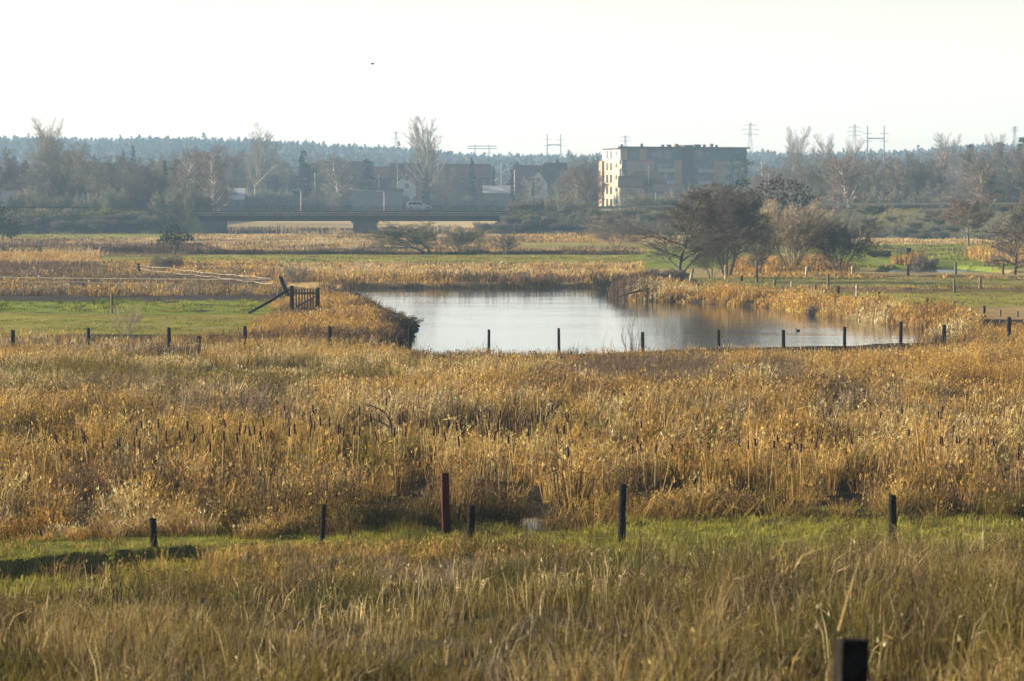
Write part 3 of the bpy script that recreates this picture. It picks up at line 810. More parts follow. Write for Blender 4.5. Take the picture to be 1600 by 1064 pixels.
# rough grass on the embankment
for xa, xb in ((-4, 104), (-124, -57)):
    xs_ = np.linspace(xa, xb, 12); yr_ = road_y(xs_)
    EP = [(x, y - 15) for x, y in zip(xs_, yr_)] + [(x, y - 4.6) for x, y in zip(xs_, yr_)][::-1]
    scatter(B, None, 0.55, 16, 0.8, (0.3, 0.8), 0.10, [(DARK, 2), (UMBER, 3), (OLIVE, 2), (GREEN, 1.2), (GREY, 1.2)], 0.45, world_poly=EP, nz=(5, 0.25))
B.build('marsh_reeds', 'dry reeds and rough grass along the river and over the far meadows')
#@@SECTION trees

# ------------------------------------------------------------------ trees
def prisms(P0, P1, r0, r1, k=3):
    """tapered k-sided prisms, vectorised; returns verts, quads"""
    P0, P1 = np.asarray(P0, float), np.asarray(P1, float)
    r0, r1 = np.asarray(r0, float), np.asarray(r1, float)
    t = P1 - P0
    t /= np.maximum(np.linalg.norm(t, axis=1, keepdims=True), 1e-9)
    a = np.where(np.abs(t[:, 2:3]) < 0.9, np.array([[0, 0, 1.0]]), np.array([[1.0, 0, 0]]))
    u = np.cross(t, a); u /= np.linalg.norm(u, axis=1, keepdims=True)
    w = np.cross(t, u)
    n = len(P0)
    V = np.zeros((n, 2 * k, 3))
    for j in range(k):
        c, s = math.cos(2 * math.pi * j / k), math.sin(2 * math.pi * j / k)
        V[:, j] = P0 + (u * c + w * s) * r0[:, None]
        V[:, k + j] = P1 + (u * c + w * s) * r1[:, None]
    b = np.arange(n)[:, None] * 2 * k
    Q = np.concatenate([b + np.array([[j, (j + 1) % k, k + (j + 1) % k, k + j]]) for j in range(k)])
    return V.reshape(-1, 3), Q

def grow(seed, H, W, levels, stems=1, stem_lean=0.0, trunk=0.55, rad=0.022, base_cut=0.25, twig_r=0.012, weep=0.0, lean=(0, 0), wig=0.12, taper=0.45):
    """a bare deciduous tree. levels: list of (children, angle, length ratio, up-pull). Returns (limb segments, twig segments) scaled to H x W"""
    rr = random.Random(seed)
    segs = []
    def branch(p, d, L, r, lev):
        n = 5 if lev == 0 else (4 if lev < 3 else 2)
        pts = [p]
        dd = d.copy()
        up = levels[lev - 1][3] if lev > 0 else 0.05
        for i in range(n):
            wg = wig * (0.45 if lev == 0 else 1)
            dd = (dd + Vector((rr.gauss(0, wg), rr.gauss(0, wg), rr.gauss(0, wg) + up / n)))
            dd.normalize()
            if weep and lev >= 3:
                dd = (dd + Vector((0, 0, -weep))).normalized()
            pts.append(pts[-1] + dd * (L / n))
        rt = r * (0.45 if lev else 0.35)
        for i in range(n):
            ra, rb = r + (rt - r) * i / n, r + (rt - r) * (i + 1) / n
            segs.append((lev, tuple(pts[i]), tuple(pts[i + 1]), ra, rb))
        if lev >= len(levels):
            return
        cnt, ang, ratio, _ = levels[lev]
        cnt = max(1, int(round(cnt * rr.uniform(0.75, 1.25))))
        az = rr.uniform(0, 6.28)
        cut = base_cut if lev == 0 else 0.18
        for c in range(cnt):
            t = cut + (1 - cut) * (c + rr.uniform(0.2, 0.9)) / cnt
            t = min(t, 0.999)
            k = min(int(t * n), n - 1)
            q = pts[k].lerp(pts[k + 1], t * n - k)
            ax = (pts[k + 1] - pts[k]).normalized()
            az += 2.4 + rr.uniform(-0.5, 0.5)
            u = ax.orthogonal().normalized()
            w = ax.cross(u)
            a = ang * rr.uniform(0.65, 1.3)
            nd = ax * math.cos(a) + (u * math.cos(az) + w * math.sin(az)) * math.sin(a)
            shape = 1.0 - taper * t if lev == 0 else 1.0 - 0.3 * t
            rl = (r + (rt - r) * t) * 0.62
            branch(q, nd, L * ratio * shape * rr.uniform(0.7, 1.2), max(rl, twig_r * 0.8), lev + 1)
    for s in range(stems):
        a = 2 * math.pi * s / max(stems, 1) + rr.uniform(0, 1)
        d = Vector((math.cos(a) * stem_lean + lean[0], math.sin(a) * stem_lean + lean[1], 1)).normalized()
        off = 0 if stems == 1 else 0.02 * H
        branch(Vector((math.cos(a) * off, math.sin(a) * off, -0.02 * H)), d, H * trunk * rr.uniform(0.85, 1.1), H * rad / math.sqrt(stems), 0)
    P0 = np.array([s[1] for s in segs]); P1 = np.array([s[2] for s in segs])
    r0 = np.array([s[3] for s in segs]); r1 = np.array([s[4] for s in segs]); lv = np.array([s[0] for s in segs])
    top = np.quantile(P1[:, 2], 0.998)
    lo, hi = np.quantile(P1[:, 0], 0.01), np.quantile(P1[:, 0], 0.99)
    lo2, hi2 = np.quantile(P1[:, 1], 0.01), np.quantile(P1[:, 1], 0.99)
    sx, sy, sz = W / max(hi - lo, 1e-6), W / max(hi2 - lo2, 1e-6), H / top
    S = np.array([sx, sy, sz])
    return P0 * S, P1 * S, r0, r1, lv

def tree_meshes(name, data, split=2, tk=6, twig_r=0.012):
    P0, P1, r0, r1, lv = data
    a = lv < split
    v, q = prisms(P0[a] - (P1[a] - P0[a]) * 0.03, P1[a] + (P1[a] - P0[a]) * 0.03, r0[a], r1[a], tk)
    tm = raw_mesh(name + '_trunk', v, q, None, None, True)
    b = ~a
    v, q = prisms(P0[b], P1[b], np.maximum(r0[b], twig_r), np.maximum(r1[b], twig_r * 0.6), 3)
    cm = raw_mesh(name + '_crown', v, q)
    return tm, cm

def conifer_meshes(name, seed, H, W, whorls=26, droop=0.25, start=0.06, power=1.0, flake=0.5, dens=9):
    rr = np.random.default_rng(seed)
    V, T = [], []
    for i in range(whorls):
        t = (i + rr.uniform(0, 0.6)) / whorls
        z = H * (start + (1 - start) * t)
        L = W * 0.5 * (1 - t) ** power + 0.02 * W
        nb = 9
        for b in range(nb):
            az = rr.uniform(0, 6.28); l = L * rr.uniform(0.65, 1.15)
            n = max(3, int(dens * (l / (W * 0.5) + 0.25)))
            s = rr.uniform(0.15, 1, n) ** 0.7
            c = np.stack([np.cos(az) * l * s, np.sin(az) * l * s, z - droop * l * s + 0.08 * l * (s ** 2)], 1) + rr.normal(0, 0.03 * W, (n, 3)) * np.array([1, 1, 0.5])
            f = flake * rr.uniform(0.5, 1.2, n)
            a2 = az + rr.normal(0, 0.9, n)
            d = np.stack([np.cos(a2), np.sin(a2), rr.normal(-0.25, 0.3, n)], 1) * f[:, None]
            w = np.stack([-np.sin(a2), np.cos(a2), rr.normal(0, 0.5, n)], 1) * f[:, None] * 0.33
            k = sum(len(x) for x in V)
            V.append(np.stack([c - w, c + w, c + d], 1).reshape(-1, 3))
            T.append(k + np.arange(n * 3).reshape(-1, 3))
    cm = raw_mesh(name + '_crown', np.concatenate(V), None, np.concatenate(T))
    v, q = prisms([[0, 0, -0.2], [0, 0, H * 0.45]], [[0, 0, H * 0.46], [0, 0, H * 0.96]], [H * 0.016, H * 0.009], [H * 0.009, 0.01], 6)
    return raw_mesh(name + '_trunk', v, q, None, None, True), cm

def leafy_meshes(name, seed, H, W, blobs, per=160, flake=0.35, trunk_r=0.16, squash=0.6, limbs=True):
    """evergreen crown of irregular leaf clumps on a limbed trunk. blobs: (x, y, z, r) as fractions of W, W, H, W"""
    rr = np.random.default_rng(seed)
    V = []
    for bx, by, bz, br in blobs:
        n = int(per * (br / 0.2) ** 2)
        d = rr.normal(0, 1, (n, 3)); d /= np.linalg.norm(d, axis=1, keepdims=True)
        r = br * W * rr.uniform(0.25, 1, n) ** 0.45 * (0.75 + 0.5 * rr.uniform(0, 1, n))
        c = np.array([bx * W, by * W, bz * H]) + d * r[:, None] * np.array([1, 1, squash])
        f = flake * rr.uniform(0.5, 1.3, n)
        u = rr.normal(0, 1, (n, 3)); u /= np.linalg.norm(u, axis=1, keepdims=True)
        w = np.cross(u, rr.normal(0, 1, (n, 3))); w /= np.linalg.norm(w, axis=1, keepdims=True)
        V.append(np.stack([c - w * f[:, None] * 0.4, c + w * f[:, None] * 0.4, c + u * f[:, None]], 1).reshape(-1, 3))
    V = np.concatenate(V)
    cm = raw_mesh(name + '_crown', V, None, np.arange(len(V)).reshape(-1, 3))
    P0, P1, r0, r1 = [[0, 0, -0.2]], [[0, 0, H * 0.55]], [trunk_r], [trunk_r * 0.6]
    if limbs:
        for bx, by, bz, br in blobs:
            P0.append([0, 0, H * min(0.5, bz * 0.6)]); P1.append([bx * W, by * W, bz * H]); r0.append(trunk_r * 0.5); r1.append(trunk_r * 0.18)
    v, q = prisms(P0, P1, r0, r1, 6)
    return raw_mesh(name + '_trunk', v, q, None, None, True), cm

def tree(name, meshes, loc, label, cat='tree', group=None, bark='bark', crown='twig', rz=0.0, scale=(1, 1, 1), crown_name='crown', trunk_name='trunk'):
    e = empty(name, loc, rz, label, cat, group)
    e.scale = scale
    t = link(trunk_name, meshes[0], M[bark], e)
    c = link(crown_name, meshes[1], M[crown], e)
    return e

ROUND = [(15, 0.85, 0.58, 0.28), (10, 0.75, 0.5, 0.15), (8, 0.7, 0.5, 0.1), (6, 0.7, 0.55, 0.05)]
WIDE = [(15, 1.05, 0.72, 0.34), (10, 0.75, 0.5, 0.15), (8, 0.7, 0.48, 0.08), (6, 0.7, 0.55, 0.05)]
FAN = [(11, 0.35, 0.6, 0.25), (11, 0.4, 0.45, 0.2), (8, 0.45, 0.5, 0.1)]
SHRUB = [(10, 0.7, 0.6, 0.1), (9, 0.75, 0.5, 0.05), (8, 0.8, 0.55, 0.0)]

def hero(name, px, py, top, w_px, lv, label, seed, d=None, bark='bark', crown='twig', twig=None, split=2, cat='tree', off=0, group=None, **kw):
    """a tree that stands where the photograph shows its foot at px, py and its top at the pixel row top"""
    p = on(px, py) if d is None else stand(px, d)
    d = p.y
    H = atd(px, top, d)[2] - p.z
    W = w_px * d / F
    twig = twig or max(0.006, 0.13 * d / 3840)
    g = grow(seed, H, W, lv, twig_r=twig, **kw)
    return tree(name, tree_meshes(name, g, split, 6, twig), p, label, cat, group, bark, crown)

# --- trees and bushes of the meadows
hero('bare_tree', 1062, 441, 297, 150, [(18, 0.85, 0.60, 0.30), (10, 0.75, 0.5, 0.15), (8, 0.7, 0.5, 0.1), (7, 0.7, 0.55, 0.05)], 'big bare spreading tree on the river spit with low branches over the water', 35, bark='bark_green', crown='twig_mid', trunk=0.86, base_cut=0.07, rad=0.022, taper=0.85)
hero('bare_tree', 1136, 431, 286, 132, ROUND, 'dense bare many-stemmed tree just behind the big spreading tree', 12, stems=5, stem_lean=0.24, trunk=0.78, crown='twig_mid', bark='bark', rad=0.03, twig=0.0078, taper=0.7)
hero('bush', 1112, 436, 352, 96, SHRUB, 'grey-brown thicket filling the foot of the dense many-stemmed tree', 36, stems=10, stem_lean=0.6, trunk=0.6, crown='twig_mid', rad=0.016, twig=0.009, cat='bush')
hero('bush', 1186, 428, 338, 78, SHRUB, 'olive-brown thicket between the dense many-stemmed tree and the willow', 37, stems=10, stem_lean=0.45, trunk=0.65, crown='twig_olive', rad=0.016, twig=0.009, cat='bush')
hero('willow', 1236, 424, 312, 124, FAN, 'straw-coloured fan-shaped willow with upright thin rods', 13, stems=14, stem_lean=0.45, trunk=0.62, bark='bark_grey', crown='twig_pale', rad=0.03, cat='willow')
hero('bush', 1312, 424, 334, 116, SHRUB, 'wide dark domed bush beside the straw-coloured willow', 14, stems=10, stem_lean=0.9, trunk=0.55, bark='bark', crown='twig_dark', rad=0.03, cat='bush')
hero('sapling', 1180, 428, 392, 34, ROUND[:3], 'thin little tree between the dense tree and the willow', 15, crown='twig_red', bark='bark_grey', cat='small tree')
hero('bush', 962, 388, 332, 100, SHRUB, 'purple-brown round bush at the foot of the road embankment', 16, stems=8, stem_lean=0.7, trunk=0.6, crown='twig', rad=0.02, cat='bush')
hero('leaning_tree', 673, 398, 346, 104, WIDE[:3] + [(5, 0.7, 0.55, 0.0)], 'old leaning tree with a crooked trunk in front of the bridge pier', 17, stems=2, stem_lean=0.25, lean=(-0.55, 0), trunk=0.75, bark='bark_green', crown='twig_olive', rad=0.05, wig=0.2)
hero('bush', 718, 397, 350, 66, SHRUB, 'grey-brown bush beside the old leaning tree', 18, stems=7, stem_lean=0.7, trunk=0.6, crown='twig_olive', rad=0.03, cat='bush')
hero('pollard', 790, 399, 361, 46, [(10, 0.7, 0.45, 0.2), (7, 0.6, 0.5, 0.1), (5, 0.6, 0.5, 0.1)], 'small pollarded tree with a thick short trunk in the far meadow', 19, stems=3, stem_lean=0.16, trunk=0.6, bark='bark', crown='twig', rad=0.09, cat='tree')
hero('shrub', 197, 537, 476, 58, [(8, 0.5, 0.55, 0.2), (6, 0.5, 0.5, 0.2), (4, 0.5, 0.5, 0.1)], 'thin bare shrub standing in front of the green field', 21, stems=6, stem_lean=0.5, trunk=0.6, bark='bark_grey', crown='twig_pale', rad=0.014, twig=0.005, cat='shrub')
hero('sapling', 988, 549, 481, 36, [(6, 0.5, 0.5, 0.2), (5, 0.5, 0.5, 0.2), (3, 0.5, 0.5, 0.1)], 'bare sapling at the river edge beside a fence post', 22, stems=4, stem_lean=0.3, trunk=0.65, bark='bark_grey', crown='twig', rad=0.014, twig=0.005, cat='sapling')
hero('shrub', 262, 426, 398, 48, SHRUB, 'bare olive shrub standing by the sagging fence tape', 23, stems=6, stem_lean=0.7, trunk=0.6, crown='twig_olive', rad=0.02, cat='shrub')
hero('shrub', 462, 450, 412, 40, SHRUB[:2], 'thin dark shrub growing behind the wooden gate', 24, stems=7, stem_lean=0.45, trunk=0.65, crown='twig', rad=0.012, cat='shrub')
hero('birch_tree', 1513, 401, 302, 84, ROUND, 'rust-crowned birch with a pale trunk in the green meadow', 25, trunk=0.7, bark='bark_grey', crown='twig_red', base_cut=0.4, split=1)
hero('bare_tree', 1586, 430, 338, 110, WIDE, 'bare crooked tree beside the small pond', 26, trunk=0.6, bark='bark', crown='twig', base_cut=0.12, rad=0.03, wig=0.2)
hero('bare_tree', 1606, 402, 292, 62, ROUND, 'rust-brown bare tree behind the crooked tree by the pond', 27, trunk=0.7, bark='bark_grey', crown='twig_red')
hero('shrub', 1445, 421, 398, 40, SHRUB, 'low brown scrub bush on the green meadow by the pond', 28, stems=7, stem_lean=0.8, trunk=0.5, crown='twig', cat='shrub')
hero('shrub', 1376, 405, 391, 36, SHRUB, 'low dark scrub bush under the end of the pale rail fence', 29, stems=7, stem_lean=0.8, trunk=0.5, crown='twig_dark', cat='shrub')
hero('bush', 622, 521, 490, 60, SHRUB, 'dark scrub overhanging the water at the tip of the headland', 30, stems=12, stem_lean=0.8, trunk=0.55, crown='twig_mid', bark='bark', rad=0.014, twig=0.007, cat='bush')
hero('bush', 1270, 489, 476, 18, SHRUB[:2], 'small dark bush at the waterline of the spit', 31, stems=9, stem_lean=0.7, trunk=0.6, crown='twig', rad=0.02, twig=0.012, cat='bush')
hero('bush', 1064, 471, 450, 18, SHRUB, 'dark thicket at the waterline below the big spreading tree', 32, stems=9, stem_lean=0.6, trunk=0.6, crown='twig_dark', rad=0.02, twig=0.012, cat='bush')
hero('bush', 972, 454, 427, 74, SHRUB, 'dark low brush overhanging the water at the end of the spit', 33, stems=12, stem_lean=1.1, trunk=0.5, crown='twig_dark', rad=0.012, twig=0.012, cat='bush')
hero('bush', 1040, 446, 420, 70, SHRUB, 'dull brown thicket under the big spreading tree', 34, stems=9, stem_lean=0.9, trunk=0.55, crown='twig', rad=0.012, cat='bush')

# dark round tree of the left meadow and the dark bush at the picture edge
p = on(273, 398); sc_ = p.y / F
tree('dark_tree', leafy_meshes('dark_tree', 41, 46 * sc_, 54 * sc_, [(-.25, 0, .62, .22), (.25, .1, .6, .22), (0, -.1, .85, .2), (-.1, .2, .55, .25), (.1, -.2, .45, .2), (-.42, 0, .5, .12), (.42, 0, .55, .12)], 70, 0.3, 0.14), p,
     'dark round small tree standing alone in front of the bridge abutment', 'tree', crown='ivy')
p = stand(4, 560); sc_ = p.y / F
tree('dark_bush', leafy_meshes('dark_bush', 42, 62 * sc_, 58 * sc_, [(-.25, 0, .5, .3), (.22, .1, .4, .26), (0, -.1, .78, .22), (-.1, .2, .3, .3), (.3, -.2, .2, .2)], 80, 0.5, 0.14), p,
     'dark leafy bush at the end of the road embankment', 'bush', crown='ivy')
p = stand(1216, 380); sc_ = p.y / F
dk = [(rx, ry, .62 + rz * .3, .13 + .05 * abs(math.sin(i * 3.1))) for i, (rx, ry, rz) in enumerate([(-.42, 0, .1), (-.3, .15, .55), (-.15, -.1, .85), (0, .1, 1), (.15, -.05, .9), (.3, .1, .65), (.43, 0, .3), (-.2, 0, .2), (.1, 0, .3), (.28, -.1, .0), (-.35, .1, -.3), (.36, 0, -.45), (.0, .2, .5)])]
tree('dark_pine', leafy_meshes('dark_pine', 43, (atd(1216, 274, p.y)[2] - p.z), 122 * sc_, dk, 330, 0.22, 0.16), p, 'broad dark flat-topped pine rising behind the willow', 'pine', crown='twig_dark')
p = stand(1152, 560); sc_ = p.y / F
tree('pine_tree', leafy_meshes('pine_tree', 44, (atd(1152, 276, p.y)[2] - p.z), 62 * sc_, [(-.2, 0, .8, .2), (.15, 0, .9, .2), (0, .1, .65, .25), (.3, 0, .72, .16), (-.35, 0, .62, .15)], 120, 0.4, 0.16), p, 'green bushy pine in front of the apartment block', 'pine', crown='pine')
#@@SECTION belt
# ------------------------------------------------------------------ the wooded belt behind the road
rf = random.Random(5)
PH, PW = 14.0, 9.0
PROTO = {}
def proto(key, lv, seed, H=PH, W=PW, tw=0.024, **kw):
    PROTO[key] = tree_meshes(key, grow(seed, H, W, lv, twig_r=tw, **kw), 2, 6, tw)
proto('round_a', [(16, 0.85, 0.55, 0.25), (10, 0.75, 0.48, 0.15), (8, 0.7, 0.5, 0.1), (6, 0.7, 0.55, 0.05)], 101, trunk=0.75, base_cut=0.2, taper=0.7)
proto('round_b', [(12, 0.75, 0.6, 0.3), (10, 0.75, 0.48, 0.15), (8, 0.7, 0.5, 0.1), (5, 0.7, 0.55, 0.05)], 102, trunk=0.6, base_cut=0.15, stems=2, stem_lean=0.2)
proto('upright', [(18, 0.48, 0.45, 0.35), (9, 0.55, 0.42, 0.25), (8, 0.6, 0.45, 0.15), (5, 0.6, 0.5, 0.1)], 103, W=6, trunk=0.8, base_cut=0.12)
proto('birch', [(22, 0.75, 0.40, 0.2), (10, 0.7, 0.45, 0.0), (8, 0.7, 0.55, -0.1), (5, 0.6, 0.6, -0.2)], 104, W=7, trunk=0.85, base_cut=0.2, weep=0.12, wig=0.08, rad=0.014)
proto('poplar', [(20, 0.60, 0.55, 0.45), (10, 0.5, 0.42, 0.3), (8, 0.55, 0.42, 0.2), (4, 0.6, 0.5, 0.1)], 105, H=24, W=10, tw=0.018, trunk=0.72, base_cut=0.28, wig=0.09, rad=0.013)
proto('poplar_b', [(22, 0.45, 0.42, 0.4), (9, 0.5, 0.42, 0.3), (8, 0.55, 0.42, 0.2), (4, 0.6, 0.5, 0.1)], 106, H=24, W=8, tw=0.018, trunk=0.8, base_cut=0.25, wig=0.09, rad=0.012)
proto('shrub', [(10, 0.6, 0.6, 0.1), (9, 0.7, 0.5, 0.05), (8, 0.8, 0.55, 0.0)], 107, H=5, W=6.5, tw=0.032, stems=9, stem_lean=0.7, trunk=0.6)
proto('shrub_b', [(9, 0.5, 0.6, 0.2), (9, 0.6, 0.5, 0.1), (8, 0.7, 0.55, 0.0)], 108, H=5, W=5, tw=0.032, stems=10, stem_lean=0.45, trunk=0.65)
PROTO['spruce'] = conifer_meshes('spruce', 109, 14, 6, 26, 0.25, 0.05, 1.0, 0.9, 10)
PROTO['fir'] = conifer_meshes('fir', 110, 14, 7.5, 22, 0.15, 0.05, 0.55, 1.0, 10)
PROTO['scots'] = leafy_meshes('scots', 111, 14, 9, [(-.25, 0, .75, .16), (.2, .1, .82, .2), (0, -.1, .94, .15), (-.1, .2, .62, .18), (.33, -.1, .66, .14), (-.38, .05, .58, .13)], 150, 0.7, 0.2)
SIZE = dict(round_a=(14, 9), round_b=(14, 9), upright=(14, 6), birch=(14, 7), poplar=(24, 10), poplar_b=(24, 8), shrub=(5, 6.5), shrub_b=(5, 5), spruce=(14, 6), fir=(14, 7.5), scots=(14, 9))

def planted(kind, px, top, w_px, d, label, name=None, bark='bark_grey', crown='twig', cat='tree', group=None):
    p = stand(px, d)
    H0, W0 = SIZE[kind]
    H = atd(px, top, d)[2] - p.z
    W = w_px * d / F
    return tree(name or 'bare_tree', PROTO[kind], p, label, cat, group, bark, crown, rf.uniform(0, 6.28), (W / W0, W / W0, H / H0))

planted('poplar', 88, 183, 62, 800, 'tallest of the pale twin-topped poplars at the far left of the belt', 'poplar', 'bark_pale', 'twig')
planted('poplar_b', 64, 194, 44, 812, 'slightly shorter poplar growing against the tallest twin-topped one', 'poplar', 'bark_grey', 'twig')
planted('poplar_b', 397, 192, 50, 1030, 'tall narrow pale poplar rising behind the bridge', 'poplar', 'bark_pale', 'twig')
planted('poplar_b', 384, 205, 34, 1040, 'shorter slim poplar pressed against the tall narrow pale one', 'poplar', 'bark_grey', 'twig')
planted('poplar', 672, 182, 74, 1010, 'tall vase-shaped poplar with a pale trunk above the car on the bridge', 'poplar', 'bark_pale', 'twig')
planted('round_a', 690, 262, 62, 1002, 'low bare round tree at the foot of the tall vase-shaped poplar', 'bare_tree', 'bark_grey', 'twig_olive')
planted('poplar', 1238, 198, 46, 960, 'tall egg-crowned poplar standing free beside the apartment block', 'poplar', 'bark_pale', 'twig')
planted('poplar', 1293, 209, 38, 1010, 'open-crowned poplar between the egg-crowned poplar and the lattice pylon', 'poplar', 'bark_grey', 'twig')
planted('poplar', 1331, 217, 36, 1000, 'pale poplar standing in front of the lattice pylon', 'poplar', 'bark_pale', 'twig')
planted('poplar', 1492, 208, 58, 1150, 'broad pale tree top rising over the hazy wood', 'poplar', 'bark_pale', 'twig')
planted('poplar_b', 1455, 216, 36, 1160, 'thin pale tree top rising next to the broad pale one', 'poplar', 'bark_pale', 'twig')
planted('poplar', 1546, 209, 42, 1150, 'pale tree top rising behind the dark fir crowns', 'poplar', 'bark_pale', 'twig')
planted('birch', 1324, 244, 62, 640, 'brown birch with a crooked white trunk at the road edge', 'birch_tree', 'bark_white', 'twig_red')
planted('birch', 1533, 256, 44, 610, 'straight birch with a white trunk in front of a dark pine', 'birch_tree', 'bark_white', 'twig')
planted('birch', 530, 243, 66, 1006, 'brown birch standing between the dark gabled houses', 'birch_tree', 'bark_white', 'twig_red')
planted('birch', 838, 276, 40, 995, 'small silvery birch below the white gable', 'birch_tree', 'bark_white', 'twig_pale')
planted('round_b', 912, 240, 58, 930, 'dense brown round-topped tree beside the sunlit end of the apartment block', 'bare_tree', 'bark', 'twig')
planted('round_a', 893, 252, 46, 950, 'brown bare tree growing against the dense round-topped one', 'bare_tree', 'bark', 'twig_red')
planted('spruce', 208, 228, 20, 1180, 'taller of two small dark firs above the long dark roof', 'fir_tree', 'bark', 'fir')
planted('spruce', 193, 235, 18, 1180, 'shorter of two small dark firs above the long dark roof', 'fir_tree', 'bark', 'fir')
planted('fir', 279, 250, 44, 800, 'dark conifer group tree at the middle of the left wood', 'fir_tree', 'bark', 'fir')
planted('spruce', 299, 270, 22, 790, 'small pointed spruce beside the dark conifer of the left wood', 'spruce_tree', 'bark', 'fir')
planted('spruce', 258, 252, 22, 815, 'slim spruce at the other side of the dark conifer of the left wood', 'spruce_tree', 'bark', 'fir')
planted('fir', 92, 262, 34, 770, 'dark conifer in front of the tallest twin-topped poplar', 'fir_tree', 'bark', 'fir')
planted('spruce', 474, 236, 38, 1010, 'dark broad spruce beside the blue-grey gabled house', 'spruce_tree', 'bark', 'fir')
planted('fir', 573, 248, 34, 1000, 'dark round-topped fir in front of the long gabled roofs', 'fir_tree', 'bark', 'fir')
planted('spruce', 737, 247, 20, 1030, 'small pointed spruce sticking up over the brown roof', 'spruce_tree', 'bark', 'fir')
planted('spruce', 771, 261, 14, 1010, 'narrow dark spruce at the end of the brown roof', 'spruce_tree', 'bark', 'fir')
planted('spruce', 799, 265, 18, 1005, 'narrow dark spruce beside the red-brown roof', 'spruce_tree', 'bark', 'fir')
planted('spruce', 833, 280, 12, 990, 'slender spruce in front of the white gable', 'spruce_tree', 'bark', 'fir')
planted('spruce', 666, 264, 22, 1000, 'slim spruce at the trunk of the tall vase-shaped poplar', 'spruce_tree', 'bark', 'fir')
planted('scots', 1152, 240, 54, 985, 'dark pine standing against the front of the apartment block', 'pine_tree', 'bark', 'pine')
planted('spruce', 1071, 278, 14, 960, 'thin dark spruce in front of the apartment block stair tower', 'spruce_tree', 'bark', 'fir')
planted('spruce', 1080, 280, 12, 955, 'second thin dark spruce in front of the stair tower', 'spruce_tree', 'bark', 'fir')
planted('spruce', 1409, 270, 32, 900, 'blue-green spruce behind the low brown roofs', 'spruce_tree', 'bark', 'fir')
planted('scots', 1538, 262, 74, 680, 'dark wide pine behind the straight white-trunked birch', 'pine_tree', 'bark', 'pine')
planted('fir', 1352, 276, 36, 930, 'dark fir behind the brown crooked birch', 'fir_tree', 'bark', 'fir')
planted('spruce', 1270, 266, 26, 930, 'dark spruce behind the broad flat-topped pine', 'spruce_tree', 'bark', 'fir')
planted('fir', 1517, 225, 34, 1180, 'big hazy fir crown between the pale tree tops', 'fir_tree', 'bark', 'fir')
planted('fir', 1562, 222, 44, 1160, 'wide hazy fir crown behind the dark wide pine', 'fir_tree', 'bark', 'fir')
planted('fir', 1598, 214, 40, 1120, 'tallest hazy fir crown at the picture edge', 'fir_tree', 'bark', 'fir')
planted('round_a', 1462, 283, 50, 720, 'olive bare round tree standing at the road beyond the green meadow', 'bare_tree', 'bark_grey', 'twig_olive')

ENV = [(-80, 240), (0, 238), (40, 228), (110, 222), (128, 232), (150, 240), (200, 246), (260, 240), (300, 232), (345, 226), (380, 236), (430, 240), (470, 244), (520, 240), (560, 252),
       (620, 262), (650, 258), (700, 256), (740, 260), (780, 272), (840, 280), (880, 262), (905, 244), (935, 250), (950, 286), (985, 300), (1050, 292), (1090, 284), (1130, 288), (1180, 268),
       (1210, 254), (1250, 248), (1300, 246), (1350, 240), (1400, 240), (1450, 238), (1500, 232), (1560, 226), (1600, 222), (1680, 222)]
SEG = [(-70, 60, 'left of the twin-topped poplars', 9), (60, 140, 'around the foot of the twin-topped poplars', 11), (140, 240, 'under the two small dark firs', 12), (240, 330, 'around the dark conifer of the left wood', 12),
       (330, 450, 'around the tall narrow pale poplar', 15), (450, 560, 'among the dark gabled houses', 12), (560, 660, 'near the dark round-topped fir', 11), (660, 800, 'around the brown roof', 14), (800, 890, 'below the white gable', 8),
       (880, 922, 'beside the sunlit end of the apartment block', 5), (985, 1170, 'in front of the apartment block', 9), (1176, 1290, 'around the egg-crowned poplar', 14), (1290, 1400, 'behind the crooked white birch', 15),
       (1400, 1500, 'below the broad pale tree top', 13), (1500, 1680, 'around the hazy fir crowns', 16)]
KINDS = [('round_a', 'bare_tree', 'grey-brown bare round tree', 'bark_grey', 'twig'), ('round_b', 'bare_tree', 'forked brown bare tree', 'bark', 'twig_mid'), ('upright', 'bare_tree', 'slim upright-twigged bare tree', 'bark_grey', 'twig_mid'),
         ('birch', 'birch_tree', 'reddish hanging-twigged birch', 'bark_white', 'twig_red'), ('round_a', 'bare_tree', 'olive bare tree', 'bark_green', 'twig_olive')]
